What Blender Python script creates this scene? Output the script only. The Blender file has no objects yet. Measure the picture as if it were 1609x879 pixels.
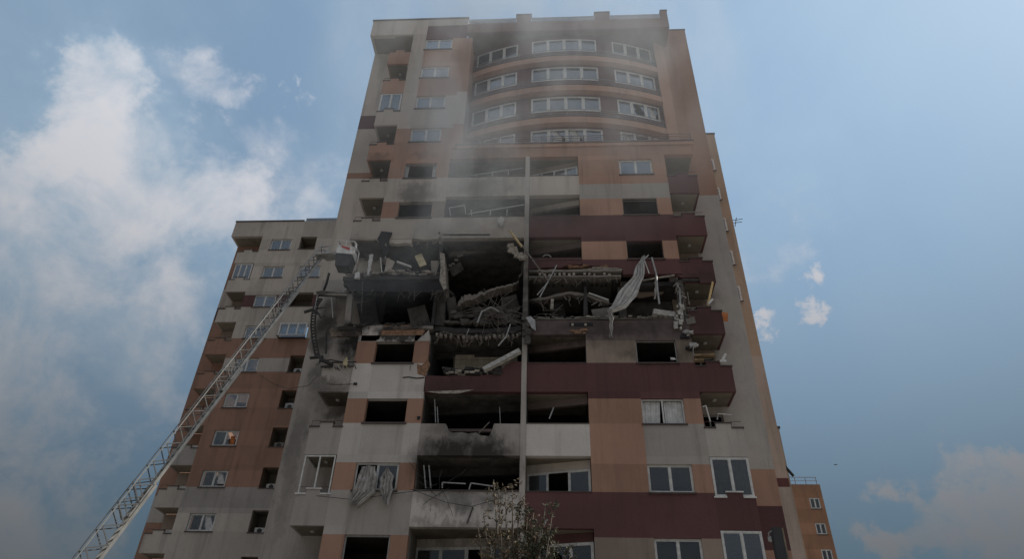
import bpy, bmesh, math, random
from mathutils import Vector, Matrix, noise
random.seed(7)
R_ = math.radians
sc = bpy.context.scene
COL = sc.collection

# ------------------------------------------------------------------ camera
F_PX, PITCH, ROLL, YAW = 1081.07, R_(35.959), R_(1.804), R_(-3.949)
CAMP = Vector((0, 0, 1.6))
fw = Vector((math.sin(YAW)*math.cos(PITCH), math.cos(YAW)*math.cos(PITCH), math.sin(PITCH)))
rt0 = Vector((math.cos(YAW), -math.sin(YAW), 0)); up0 = rt0.cross(fw)
rt = rt0*math.cos(ROLL)+up0*math.sin(ROLL); up = -rt0*math.sin(ROLL)+up0*math.cos(ROLL)
cam_d = bpy.data.cameras.new('camera'); cam = bpy.data.objects.new('camera', cam_d); COL.objects.link(cam)
m = Matrix.Identity(4)
for i in range(3):
    m[i][0] = rt[i]; m[i][1] = up[i]; m[i][2] = -fw[i]; m[i][3] = CAMP[i]
cam.matrix_world = m
cam_d.sensor_width = 36; cam_d.lens = 36*F_PX/1609; cam_d.clip_end = 6000; cam_d.clip_start = .1
sc.camera = cam

def ray(px, py):
    return (fw*F_PX + rt*(px-804.5) + up*(439.5-py)).normalized()
def at(px, py, Y=29.9):
    "world point on the plane y=Y seen in that direction (used to survey the facade)"
    d = ray(px, py); return CAMP + d*(Y/d.y)

# ------------------------------------------------------------------ sky, sun, exposure
SUN_EL, SUN_AZ = R_(44), R_(76)            # azimuth clockwise from +Y: behind the tower, to the right
w = bpy.data.worlds.new("World"); sc.world = w; w.use_nodes = True
nt = w.node_tree; N = nt.nodes; L = nt.links; N.clear()
def nd(t, **k):
    n = N.new(t)
    for a, b in k.items(): setattr(n, a, b)
    return n
def wmath(op, a, b=None, c=None, clamp=False):
    n = N.new('ShaderNodeMath'); n.operation = op; n.use_clamp = clamp
    for i, v in enumerate((a, b, c)):
        if v is None: continue
        if isinstance(v, (int, float)): n.inputs[i].default_value = v
        else: L.new(v, n.inputs[i])
    return n.outputs[0]
sky = nd('ShaderNodeTexSky', sky_type='NISHITA', sun_disc=False, sun_elevation=SUN_EL, sun_rotation=SUN_AZ)
sky.air_density = 1.0; sky.dust_density = .6; sky.ozone_density = 1.6
tc = nd('ShaderNodeTexCoord')
nrm = nd('ShaderNodeVectorMath', operation='NORMALIZE'); L.new(tc.outputs['Generated'], nrm.inputs[0])
DIR = nrm.outputs[0]
sep = nd('ShaderNodeSeparateXYZ'); L.new(DIR, sep.inputs[0])
# vignette put into the sky colour: a tint darkens it toward the horizon
mr = nd('ShaderNodeMapRange', interpolation_type='SMOOTHSTEP'); L.new(sep.outputs[2], mr.inputs[0])
mr.inputs[1].default_value = .10; mr.inputs[2].default_value = .84; mr.inputs[3].default_value = 0.; mr.inputs[4].default_value = 1.0
wob = nd('ShaderNodeTexNoise'); L.new(DIR, wob.inputs[0]); wob.inputs['Scale'].default_value = 6; wob.inputs['Detail'].default_value = 6; wob.inputs['Roughness'].default_value = .62
wv = nd('ShaderNodeVectorMath', operation='SUBTRACT'); L.new(wob.outputs['Color'], wv.inputs[0]); wv.inputs[1].default_value = (.5, .5, .5)
ws = {}
for wk, wa in (('big', .42), ('small', .05)):
    q = nd('ShaderNodeVectorMath', operation='MULTIPLY_ADD'); L.new(wv.outputs[0], q.inputs[0]); q.inputs[1].default_value = (wa, wa, wa); L.new(DIR, q.inputs[2])
    q2 = nd('ShaderNodeVectorMath', operation='NORMALIZE'); L.new(q.outputs[0], q2.inputs[0]); ws[wk] = q2.outputs[0]
def blob(px, py, rin, rout):
    d = ray(px, py)
    v = nd('ShaderNodeVectorMath', operation='DOT_PRODUCT'); L.new(ws['small' if rout < 4 else 'big'], v.inputs[0]); v.inputs[1].default_value = d
    r = nd('ShaderNodeMapRange', interpolation_type='SMOOTHSTEP'); L.new(v.outputs['Value'], r.inputs[0])
    r.inputs[1].default_value = math.cos(R_(rout)); r.inputs[2].default_value = math.cos(R_(rin))
    return r.outputs[0]
def wnoise(scale, detail, rough, dist, sx=1, off=0):
    mp = nd('ShaderNodeMapping'); L.new(DIR, mp.inputs[0]); mp.inputs['Scale'].default_value = (1, 1, sx); mp.inputs['Location'].default_value = (off, off*.7, off*.3)
    n = nd('ShaderNodeTexNoise'); L.new(mp.outputs[0], n.inputs[0]); n.inputs['Scale'].default_value = scale
    n.inputs['Detail'].default_value = detail; n.inputs['Roughness'].default_value = rough; n.inputs['Distortion'].default_value = dist
    return n.outputs[0]
BL = [(50, 480, 0, 16, .92), (185, 240, 0, 7, 1.0), (295, 130, 0, 4.5, .50), (265, 320, 0, 9, .85), (15, 230, 0, 6, .62), (95, 310, 0, 8, .75),
      (40, 850, 0, 9, .95), (1570, 840, 0, 8, 1.45), (1600, 745, 0, 4, 1.3), (1450, 860, 0, 4.5, 1.3), (1286, 486, 0, 1.9, 1.0), (1205, 507, 0, 2.2, .85), (1283, 430, 0, 1.5, .85),
      (1180, 340, 0, 6, .4), (463, 140, 0, 2.2, .30), (420, 300, 0, 8, .45)]
acc = None
acc_s = None
for (x, y, a, b, s) in BL:
    v = wmath('MULTIPLY', blob(x, y, a, b), s)
    if b < 4: acc_s = v if acc_s is None else wmath('MAXIMUM', acc_s, v)
    else: acc = v if acc is None else wmath('MAXIMUM', acc, v)
n1 = wnoise(7.5, 12, .60, .35, 1.0, 3.1)
n2 = wnoise(2.2, 6, .55, .3, 1.0, 1.3)
n3 = wnoise(16, 8, .6, .3, 1.0, 5.3)
fb = wmath('ADD', wmath('MULTIPLY', n1, .72), wmath('MULTIPLY', n3, .28))
# unseen broken cloud added behind the camera to brighten and whiten the facade
back = nd('ShaderNodeMapRange', interpolation_type='SMOOTHSTEP'); L.new(sep.outputs[1], back.inputs[0]); back.inputs[1].default_value = .25; back.inputs[2].default_value = -.15; back.inputs[3].default_value = 0; back.inputs[4].default_value = 1.15
acc = wmath('MAXIMUM', acc, back.outputs[0])
c0 = wmath('ADD', acc, wmath('MULTIPLY', wmath('SUBTRACT', fb, .5), 3.4))
cr = nd('ShaderNodeMapRange', interpolation_type='SMOOTHSTEP'); L.new(c0, cr.inputs[0]); cr.inputs[1].default_value = .30; cr.inputs[2].default_value = 1.42; cr.inputs[4].default_value = .80
cmask = wmath('MULTIPLY', cr.outputs[0], wmath('MULTIPLY', acc, 2.2, clamp=True))
n4 = wnoise(34, 8, .62, .4, 1.0, 7.7)
cs = nd('ShaderNodeMapRange', interpolation_type='SMOOTHSTEP'); L.new(wmath('ADD', acc_s, wmath('MULTIPLY', wmath('SUBTRACT', n4, .5), 3.6)), cs.inputs[0]); cs.inputs[1].default_value = .45; cs.inputs[2].default_value = 1.15; cs.inputs[4].default_value = .8
cmask = wmath('MAXIMUM', cmask, wmath('MULTIPLY', cs.outputs[0], wmath('MULTIPLY', acc_s, 2.2, clamp=True)))
veil = nd('ShaderNodeMapRange', interpolation_type='SMOOTHSTEP'); L.new(wmath('ADD', n2, wmath('MULTIPLY', acc, .14)), veil.inputs[0]); veil.inputs[1].default_value = .30; veil.inputs[2].default_value = .75; veil.inputs[3].default_value = .24; veil.inputs[4].default_value = .54
skyb = nd('ShaderNodeMix', data_type='RGBA', blend_type='MULTIPLY'); skyb.inputs[0].default_value = 1; L.new(sky.outputs[0], skyb.inputs[6]); skyb.inputs[7].default_value = (.93, 1.04, .98, 1)
mxv = nd('ShaderNodeMix', data_type='RGBA'); L.new(veil.outputs[0], mxv.inputs[0]); L.new(skyb.outputs[2], mxv.inputs[6]); mxv.inputs[7].default_value = (3.5, 4.5, 5.25, 1)
mxc = nd('ShaderNodeMix', data_type='RGBA'); L.new(cmask, mxc.inputs[0]); L.new(mxv.outputs[2], mxc.inputs[6]); mxc.inputs[7].default_value = (5.3, 5.15, 5.3, 1)
tint = nd('ShaderNodeMix', data_type='RGBA'); L.new(mr.outputs[0], tint.inputs[0]); tint.inputs[6].default_value = (.14, .15, .155, 1); tint.inputs[7].default_value = (1, 1, 1, 1)
mul = nd('ShaderNodeVectorMath', operation='MULTIPLY'); L.new(mxc.outputs[2], mul.inputs[0]); L.new(tint.outputs[2], mul.inputs[1])
bg = nd('ShaderNodeBackground'); L.new(mul.outputs[0], bg.inputs[0]); bg.inputs[1].default_value = .118
wo = nd('ShaderNodeOutputWorld'); L.new(bg.outputs[0], wo.inputs[0])

sd = bpy.data.lights.new('sun', 'SUN'); sd.energy = 3.6; sd.angle = R_(.6); sd.color = (1, .93, .82)
so = bpy.data.objects.new('sun', sd); COL.objects.link(so)
sdir = Vector((math.sin(SUN_AZ)*math.cos(SUN_EL), math.cos(SUN_AZ)*math.cos(SUN_EL), math.sin(SUN_EL)))
so.rotation_euler = sdir.to_track_quat('Z', 'Y').to_euler()
sc.view_settings.view_transform = 'Standard'; sc.view_settings.look = 'None'; sc.view_settings.exposure = 0.42; sc.cycles.volume_bounces = 2; sc.view_settings.gamma = 1
sc.view_settings.use_curve_mapping = False
sc.render.engine = 'CYCLES'
sc.cycles.max_bounces = 8; sc.cycles.transparent_max_bounces = 16

# ------------------------------------------------------------------ materials
M = {}
def newmat(name):
    mt = bpy.data.materials.new(name); mt.use_nodes = True
    t = mt.node_tree; b = t.nodes['Principled BSDF']; return mt, t, b
class G:            # tiny node helper
    def __init__(s, t): s.t = t
    def n(s, ty, **k):
        x = s.t.nodes.new(ty)
        for a, b in k.items(): setattr(x, a, b)
        return x
    def l(s, a, b): s.t.links.new(a, b)
    def m(s, op, a, b=None, clamp=False):
        x = s.n('ShaderNodeMath', operation=op, use_clamp=clamp)
        for i, v in enumerate((a, b)):
            if v is None: continue
            if isinstance(v, (int, float)): x.inputs[i].default_value = v
            else: s.l(v, x.inputs[i])
        return x.outputs[0]
    def noise(s, vec, scale, detail=5, rough=.6, mscale=(1, 1, 1)):
        mp = s.n('ShaderNodeMapping'); mp.inputs['Scale'].default_value = mscale; s.l(vec, mp.inputs[0])
        x = s.n('ShaderNodeTexNoise'); s.l(mp.outputs[0], x.inputs[0]); x.inputs['Scale'].default_value = scale
        x.inputs['Detail'].default_value = detail; x.inputs['Roughness'].default_value = rough
        return x.outputs[0]
    def rng(s, v, a, b, c=0., d=1., smooth=True):
        x = s.n('ShaderNodeMapRange'); x.interpolation_type = 'SMOOTHSTEP' if smooth else 'LINEAR'
        s.l(v, x.inputs[0])
        for i, q in enumerate((a, b, c, d)): x.inputs[i+1].default_value = q
        return x.outputs[0]
    def mix(s, f, a, b, blend='MIX'):
        x = s.n('ShaderNodeMix', data_type='RGBA', blend_type=blend)
        for i, v in ((0, f), (6, a), (7, b)):
            if isinstance(v, (int, float)): x.inputs[i].default_value = v
            elif isinstance(v, tuple): x.inputs[i].default_value = (*v[:3], 1)
            else: s.l(v, x.inputs[i])
        return x.outputs[2]

# soot stains left by the fire: soft-edged patches at fixed places on the facade (x, z, rx, rz, strength)
SOOT = [(-1.3, 22.5, 1.0, 5, .75), (3, 20.6, 8, 1.9, .45), (-4, 22, 9, 5, .35), (-3.9, 13.1, 3.3, 1.9, 1.0), (-2.7, 13.4, 1.3, 1.5, .9), (-5.2, 13.2, 1.2, 1.1, .8), (-4.2, 14.9, 2.0, .8, .5), (-7.8, 20.3, 1.9, 1.1, 1.1), (-4.2, 10.3, 2.6, .5, .4), (-3.9, 11.5, 3.2, .7, .55), (-10.4, 20.3, 1.6, 1.0, .95),
        (-4, 27.0, 4.5, 2.2, .35), (-8.0, 29.9, 1.7, 1.1, .55), (-10.6, 32.9, 1.1, .6, .4), (-4.0, 30.3, 2.6, 1.2, .5), (-4, 33.2, 2.6, .9, .5), (-12.4, 21.5, .9, 2.6, .75), (-11.2, 26.2, .8, .7, .35),
        (-10.9, 16.8, 1.4, .8, .6), (0, 28.0, 3.2, 1.3, .4), (2.5, 20.3, 6.5, 1.1, .6), (5.0, 18.9, 2.8, .8, .45), (-9.4, 23.4, 3.5, .9, .9), (-12.2, 18.2, .8, 1.6, .5), (-4.6, 17.0, 2.5, .8, .35),
        (-12.6, 13.8, .5, 5, .35), (7.9, 23.2, 1.8, .8, .4), (-7.9, 33.2, 1.2, .5, .3), (1, 34.6, 9, .5, .2)]
gt = bpy.data.node_groups.new('soot', 'ShaderNodeTree')
gt.interface.new_socket('Fac', in_out='OUTPUT', socket_type='NodeSocketFloat')
g = G(gt); go = g.n('NodeGroupOutput'); geo = g.n('ShaderNodeNewGeometry'); sp = g.n('ShaderNodeSeparateXYZ')
nzv = g.noise(geo.outputs['Position'], .9, 5, .6)
dn = g.n('ShaderNodeTexNoise'); mpz = g.n('ShaderNodeMapping'); mpz.inputs['Scale'].default_value = (1, 1, .55); g.l(geo.outputs['Position'], mpz.inputs[0]); g.l(mpz.outputs[0], dn.inputs[0]); dn.inputs['Scale'].default_value = 1.5; dn.inputs['Detail'].default_value = 7; dn.inputs['Roughness'].default_value = .68
dv = g.n('ShaderNodeVectorMath', operation='MULTIPLY_ADD'); g.l(dn.outputs['Color'], dv.inputs[0]); dv.inputs[1].default_value = (1.5, 0, 2.6); g.l(geo.outputs['Position'], dv.inputs[2])
dw = g.n('ShaderNodeVectorMath', operation='SUBTRACT'); g.l(dv.outputs[0], dw.inputs[0]); dw.inputs[1].default_value = (.75, 0, 1.3); g.l(dw.outputs[0], sp.inputs[0])
acc2 = None
for (x, z, rx, rz, s) in SOOT:
    dx = g.m('DIVIDE', g.m('SUBTRACT', sp.outputs[0], x), rx); dz = g.m('DIVIDE', g.m('SUBTRACT', sp.outputs[2], z), rz)
    d = g.m('ADD', g.m('MULTIPLY', dx, dx), g.m('MULTIPLY', dz, dz))
    v = g.m('MULTIPLY', g.rng(d, 0.0, 1.0, 1, 0), s)
    acc2 = v if acc2 is None else g.m('MAXIMUM', acc2, v)
near = g.rng(sp.outputs[1], 36, 34, 0, 1)
sres = g.m('MULTIPLY', g.m('MULTIPLY', acc2, g.rng(nzv, .25, .6, .60, 1.25)), near, clamp=True)
g.l(sres, go.inputs[0])

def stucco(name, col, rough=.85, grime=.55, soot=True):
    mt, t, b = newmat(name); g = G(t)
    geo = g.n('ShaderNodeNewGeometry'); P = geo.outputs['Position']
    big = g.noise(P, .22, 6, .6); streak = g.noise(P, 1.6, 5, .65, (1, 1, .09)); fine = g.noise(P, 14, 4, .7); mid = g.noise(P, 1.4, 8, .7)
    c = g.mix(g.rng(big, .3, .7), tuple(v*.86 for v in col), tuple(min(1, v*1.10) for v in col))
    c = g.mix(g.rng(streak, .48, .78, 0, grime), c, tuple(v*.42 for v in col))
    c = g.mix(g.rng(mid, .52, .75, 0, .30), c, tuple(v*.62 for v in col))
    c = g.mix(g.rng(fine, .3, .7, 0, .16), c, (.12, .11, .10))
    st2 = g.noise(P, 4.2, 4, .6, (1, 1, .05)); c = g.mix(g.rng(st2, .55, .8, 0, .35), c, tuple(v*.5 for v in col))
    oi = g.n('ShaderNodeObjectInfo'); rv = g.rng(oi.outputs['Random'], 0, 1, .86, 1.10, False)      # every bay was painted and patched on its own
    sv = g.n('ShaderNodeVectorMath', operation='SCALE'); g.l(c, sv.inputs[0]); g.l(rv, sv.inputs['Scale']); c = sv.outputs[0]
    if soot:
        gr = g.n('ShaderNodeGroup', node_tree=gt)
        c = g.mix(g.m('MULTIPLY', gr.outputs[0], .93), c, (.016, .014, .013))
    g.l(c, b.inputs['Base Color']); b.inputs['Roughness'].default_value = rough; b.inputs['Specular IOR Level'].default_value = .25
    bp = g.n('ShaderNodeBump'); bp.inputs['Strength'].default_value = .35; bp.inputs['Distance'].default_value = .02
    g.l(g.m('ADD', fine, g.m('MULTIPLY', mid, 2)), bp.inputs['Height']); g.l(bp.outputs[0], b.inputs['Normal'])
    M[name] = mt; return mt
def plain(name, col, rough=.6, metal=0., var=.35, scale=3., soot=False):
    mt, t, b = newmat(name); g = G(t); geo = g.n('ShaderNodeNewGeometry'); P = geo.outputs['Position']
    a = g.noise(P, scale, 6, .65)
    c = g.mix(g.rng(a, .3, .7, 0, 1), tuple(v*(1-var) for v in col), tuple(min(1, v*(1+var*.4)) for v in col))
    if soot:
        gr = g.n('ShaderNodeGroup', node_tree=gt)
        c = g.mix(g.m('MULTIPLY', gr.outputs[0], .8), c, (.02, .018, .017))
    g.l(c, b.inputs['Base Color']); b.inputs['Roughness'].default_value = rough; b.inputs['Metallic'].default_value = metal
    M[name] = mt; return mt
stucco('beige', (.41, .365, .325)); stucco('grey', (.335, .308, .285)); stucco('pale', (.47, .44, .415)); stucco('peach', (.325, .19, .135)); stucco('rust', (.26, .15, .108))
stucco('maroon', (.095, .040, .041), grime=.4); stucco('taupe', (.235, .185, .15)); stucco('mauve', (.15, .115, .11)); stucco('orange', (.31, .165, .10), soot=False)
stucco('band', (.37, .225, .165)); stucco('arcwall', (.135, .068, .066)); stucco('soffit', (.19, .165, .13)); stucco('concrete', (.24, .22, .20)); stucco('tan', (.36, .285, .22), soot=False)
stucco('room', (.16, .145, .125)); stucco('crown', (.17, .11, .10))
plain('char', (.014, .014, .017), .95, 0, .5, 2.); plain('burnt', (.035, .032, .032), .95, 0, .6, 1.3); plain('burnt_wall', (.075, .068, .062), .95, 0, .6, 1.6)
plain('coping', (.06, .045, .042), .7); plain('white_frame', (.50, .50, .49), .45, 0, .25, 5., soot=True); plain('alu', (.28, .28, .275), .4, .3, .3, 6.)
plain('rail_brown', (.09, .05, .045), .5, .2); plain('rail_grey', (.20, .20, .20), .5, .3); plain('rebar', (.16, .14, .125), .7, .3, .5, 8.); plain('steel_dark', (.04, .038, .037), .7, .3, .5, 5.)
plain('cloth', (.50, .50, .50), .9, 0, .25, 4.); plain('cloth_dirty', (.34, .33, .32), .9, 0, .45, 3.); plain('cloth_yellow', (.42, .36, .22), .9)
plain('ladder_paint', (.27, .265, .25), .45, .35, .3, 3.); plain('ladder_dark', (.12, .12, .12), .6, .4); plain('basket_white', (.52, .52, .52), .45); plain('red_paint', (.32, .03, .02), .4); plain('basket_base', (.035, .037, .045), .7)
plain('gold_metal', (.62, .47, .25), .5, .2, .4, 9.); plain('timber', (.20, .135, .07), .8, 0, .5, 4.); plain('plaster', (.30, .27, .235), .9, 0, .5, 5., soot=False); plain('brick', (.22, .125, .075), .9, 0, .5, 7.)
plain('asphalt', (.24, .225, .20), .9, 0, .3, 1.); plain('foam', (.36, .35, .33), .9, 0, .4, 6.); plain('orange_cloth', (.45, .15, .04), .8); plain('bark', (.10, .08, .06), .9, 0, .4, 5.)
plain('tile', (.33, .29, .23), .5, 0, .3, 2.); plain('ac_white', (.40, .40, .38), .5); plain('post_dark', (.018, .018, .02), .6); plain('post_edge', (.16, .12, .08), .6)
# glass: see-through, tinted, mirrors the sky
def glass(name, tint, refl=1.0):
    mt = bpy.data.materials.new(name); mt.use_nodes = True; t = mt.node_tree; t.nodes.clear(); g = G(t)
    o = g.n('ShaderNodeOutputMaterial'); tr = g.n('ShaderNodeBsdfTransparent'); gl = g.n('ShaderNodeBsdfGlossy'); fr = g.n('ShaderNodeFresnel'); mx = g.n('ShaderNodeMixShader')
    geo = g.n('ShaderNodeNewGeometry'); nz = g.noise(geo.outputs['Position'], .8, 3, .5)
    df = g.n('ShaderNodeBsdfDiffuse'); df.inputs[0].default_value = (.20, .21, .22, 1); m0 = g.n('ShaderNodeMixShader'); m0.inputs[0].default_value = .16
    tr.inputs[0].default_value = (*tint, 1); gl.inputs['Roughness'].default_value = .04; gl.inputs[0].default_value = (.85, .92, 1, 1)
    bp = g.n('ShaderNodeBump'); bp.inputs['Strength'].default_value = .12; bp.inputs['Distance'].default_value = .05; g.l(nz, bp.inputs['Height']); g.l(bp.outputs[0], gl.inputs['Normal'])
    fr.inputs[0].default_value = 1.7
    g.l(tr.outputs[0], m0.inputs[1]); g.l(df.outputs[0], m0.inputs[2])
    g.l(g.m('MULTIPLY', fr.outputs[0], refl, clamp=True), mx.inputs[0]); g.l(m0.outputs[0], mx.inputs[1]); g.l(gl.outputs[0], mx.inputs[2]); g.l(mx.outputs[0], o.inputs[0])
    M[name] = mt
glass('glass', (.60, .62, .62), .85); glass('glass_blue', (.30, .40, .48), 2.2)
glass('clear_panel', (.70, .76, .80), 1.6)

# ------------------------------------------------------------------ object helpers
ORG = {}
def tag(o, label=None, cat=None, group=None, kind=None):
    for k, v in (('label', label), ('category', cat), ('group', group), ('kind', kind)):
        if v: o[k] = v
    return o
def empty(name, loc, label, cat, group=None):
    o = bpy.data.objects.new(name, None); COL.objects.link(o); o.location = loc; o.empty_display_size = .5
    ORG[o.name] = Vector(loc); return tag(o, label, cat, group)
def mesh(name, vs, fs, mat, parent=None, smooth=False):
    "one mesh object; vs in world coordinates, origin moved to the base centre"
    xs = [v[0] for v in vs]; ys = [v[1] for v in vs]; zs = [v[2] for v in vs]
    c = Vector(((min(xs)+max(xs))/2, (min(ys)+max(ys))/2, min(zs)))
    me = bpy.data.meshes.new(name); me.from_pydata([(v[0]-c.x, v[1]-c.y, v[2]-c.z) for v in vs], [], fs)
    me.materials.append(M[mat])
    if smooth: me.polygons.foreach_set('use_smooth', [True]*len(me.polygons))
    o = bpy.data.objects.new(name, me); COL.objects.link(o); ORG[o.name] = c
    if parent: o.parent = parent; o.location = c-ORG[parent.name]
    else: o.location = c
    return o
BF = [(0, 3, 2, 1), (4, 5, 6, 7), (0, 1, 5, 4), (1, 2, 6, 5), (2, 3, 7, 6), (3, 0, 4, 7)]
class MB:
    def __init__(s): s.v = []; s.f = []
    def add(s, vs, fs):
        n = len(s.v); s.v += [tuple(v) for v in vs]; s.f += [tuple(i+n for i in f) for f in fs]; return s
    def box(s, x0, x1, y0, y1, z0, z1):
        return s.add([(x0, y0, z0), (x1, y0, z0), (x1, y1, z0), (x0, y1, z0), (x0, y0, z1), (x1, y0, z1), (x1, y1, z1), (x0, y1, z1)], BF)
    def seg(s, a, b, u0, u1, v0, v1, z0, z1):
        "box along the ground line a->b: u along it, v outward (toward the street)"
        d = Vector((b[0]-a[0], b[1]-a[1])); d.normalize(); n = Vector((d.y, -d.x)); A = Vector(a[:2])
        q = [A+d*u+n*v for u, v in ((u0, v1), (u1, v1), (u1, v0), (u0, v0))]
        return s.add([(p.x, p.y, z) for z in (z0, z1) for p in q], BF)
    def tube(s, pts, r, n=6, r1=None):
        pts = [Vector(p) for p in pts]; k = len(pts); base = len(s.v); pr = None
        for i, p in enumerate(pts):
            t = (pts[min(i+1, k-1)]-pts[max(i-1, 0)]); t = t.normalized() if t.length > 1e-9 else Vector((0, 0, 1))
            if pr is None: pr = t.orthogonal().normalized()
            pr = (pr-t*pr.dot(t)); pr = pr.normalized() if pr.length > 1e-6 else t.orthogonal().normalized(); q = t.cross(pr)
            rr = r if r1 is None else r+(r1-r)*i/(k-1)
            for j in range(n):
                a = 2*math.pi*j/n; s.v.append(tuple(p+pr*(rr*math.cos(a))+q*(rr*math.sin(a))))
        for i in range(k-1):
            for j in range(n):
                a = base+i*n+j; b = base+i*n+(j+1) % n; s.f.append((a, b, b+n, a+n))
        s.f.append(tuple(base+j for j in range(n))[::-1]); s.f.append(tuple(base+(k-1)*n+j for j in range(n)))
        return s
    def beam(s, a, b, w, h, upv=(0, 0, 1)):
        a = Vector(a); b = Vector(b); t = (b-a).normalized(); u = Vector(upv); sd_ = t.cross(u)
        if sd_.length < 1e-4: sd_ = t.orthogonal()
        sd_.normalize(); u = sd_.cross(t)
        vs = []
        for p in (a, b):
            for x, y in ((-1, -1), (1, -1), (1, 1), (-1, 1)): vs.append(p+sd_*(x*w/2)+u*(y*h/2))
        return s.add(vs, BF)
    def prism(s, poly, Y0, Y1):
        "outline given as (x,z), extruded from Y0 (front) to Y1 (back)"
        n = len(poly)
        vs = [(x, Y0, z) for x, z in poly]+[(x, Y1, z) for x, z in poly]
        return s.add(vs, [tuple(range(n)), tuple(range(2*n-1, n-1, -1))]+[(i, i+n, (i+1) % n+n, (i+1) % n) for i in range(n)])
    def chunk(s, p, r, sq=(1, 1, .7)):
        vs = []
        for x in (-1, 1):
            for y in (-1, 1):
                for z in (-1, 1): vs.append((p[0]+x*r*sq[0]*random.uniform(.45, 1), p[1]+y*r*sq[1]*random.uniform(.45, 1), p[2]+z*r*sq[2]*random.uniform(.4, 1)))
        return s.add(vs, [(0, 1, 3, 2), (4, 6, 7, 5), (0, 4, 5, 1), (2, 3, 7, 6), (0, 2, 6, 4), (1, 5, 7, 3)])
    def go(s, name, mat, parent=None, smooth=False): return mesh(name, s.v, s.f, mat, parent, smooth)
def box(name, x0, x1, y0, y1, z0, z1, mat, parent=None): return MB().box(x0, x1, y0, y1, z0, z1).go(name, mat, parent)
def ragged(x0, x1, z0, z1, edges='b', amp=.18, step=.22):
    "rectangle outline (x,z) whose named edges (t,b,l,r) are broken"
    def jag(a, b, on):
        n = max(2, int((Vector(b)-Vector(a)).length/step)) if on else 1
        out = []
        for i in range(n):
            t = i/n; p = Vector(a).lerp(Vector(b), t)
            if on and i: p += Vector((random.uniform(-amp, amp)*.5, random.uniform(-amp, amp)*.5))
            out.append((p.x, p.y))
        return out
    return jag((x0, z0), (x1, z0), 'b' in edges)+jag((x1, z0), (x1, z1), 'r' in edges)+jag((x1, z1), (x0, z1), 't' in edges)+jag((x0, z1), (x0, z0), 'l' in edges)

# ------------------------------------------------------------------ window builder (part 'window' = outer frame; sub-parts sash, pane, sill, curtain)
def window(par, a, b, z0, z1, n=2, frame='white_frame', gl='glass', state=None, sill=True, curtain=None, fr=.07, inset=.10, cur_mat='cloth', name='window'):
    a = Vector(a[:2]); b = Vector(b[:2]); Lw = (b-a).length
    mb = MB(); v0 = -inset-.06; v1 = -inset
    mb.seg(a, b, 0, Lw, v0, v1, z1-fr, z1).seg(a, b, 0, Lw, v0, v1, z0, z0+fr).seg(a, b, 0, fr, v0, v1, z0+fr, z1-fr).seg(a, b, Lw-fr, Lw, v0, v1, z0+fr, z1-fr)
    for i in range(1, n): u = Lw*i/n; mb.seg(a, b, u-fr*.5, u+fr*.5, v0, v1+.012, z0+fr, z1-fr)
    W = mb.go(name, frame, par)
    state = state or 'g'*n
    for i in range(n):
        u0 = Lw*i/n+(fr if i == 0 else fr*.5); u1 = Lw*(i+1)/n-(fr if i == n-1 else fr*.5); s = .035
        if state[i] in 'gx':
            sb = MB(); q0, q1 = v0+.01, v1-.012
            sb.seg(a, b, u0, u1, q0, q1, z1-fr-s, z1-fr).seg(a, b, u0, u1, q0, q1, z0+fr, z0+fr+s).seg(a, b, u0, u0+s, q0, q1, z0+fr+s, z1-fr-s).seg(a, b, u1-s, u1, q0, q1, z0+fr+s, z1-fr-s)
            sb.go('sash', frame, W)
            d = (b-a).normalized(); nn = Vector((d.y, -d.x)); vv = (q0+q1)/2
            X0, X1, Z0, Z1 = u0+s, u1-s, z0+fr+s, z1-fr-s
            def P3(u, z, off=0): p = a+d*u+nn*(vv+off); return (p.x, p.y, z)
            if state[i] == 'g': poly = [(X0, Z0), (X1, Z0), (X1, Z1), (X0, Z1)]; polys = [poly]
            else:           # shattered: shards left round the edge
                w_, h_ = X1-X0, Z1-Z0; r = random.uniform
                polys = [[(X0, Z0), (X0+w_*r(.3, .5), Z0), (X0+w_*r(.1, .2), Z0+h_*r(.3, .4)), (X0+w_*r(.2, .35), Z0+h_*r(.5, .6)), (X0, Z0+h_*r(.75, .95))],
                         [(X1, Z1), (X0+w_*r(.2, .5), Z1), (X0+w_*r(.55, .7), Z1-h_*r(.2, .3)), (X0+w_*r(.75, .85), Z1-h_*r(.35, .5)), (X1, Z1-h_*r(.6, .9))]]
            for poly in polys:
                k = len(poly); vs = [P3(u, z, .004) for u, z in poly]+[P3(u, z, -.004) for u, z in poly]
                mesh('pane', vs, [tuple(range(k)), tuple(range(2*k-1, k-1, -1))]+[(j, j+k, (j+1) % k+k, (j+1) % k) for j in range(k)], gl, W)
    if sill: MB().seg(a, b, -.06, Lw+.06, -inset+.001, .07, z0-.07, z0-.001).go('sill', 'coping', W)
    if curtain:             # hung just behind the glass; list of (u0,u1,bottom fraction)
        d = (b-a).normalized(); nn = Vector((d.y, -d.x))
        for (c0, c1, bt) in curtain:
            vs = []; fs = []; nc = 18; nr = 5
            for r_ in range(nr+1):
                z = z1-fr-(z1-z0-2*fr)*(1-bt)*r_/nr
                for c in range(nc+1):
                    u = Lw*(c0+(c1-c0)*c/nc*(1-.12*r_/nr*(1 if c0 < .5 else 0)))
                    p = a+d*u+nn*(v0-.055+.035*math.sin(c*2.1+r_*.2)+.012*math.sin(c*5.3)); vs.append((p.x, p.y, z))
            for r_ in range(nr):
                for c in range(nc): q = r_*(nc+1)+c; fs.append((q, q+1, q+nc+2, q+nc+1))
            mesh('curtain', vs, fs, cur_mat, W, True)
    return W

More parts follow.
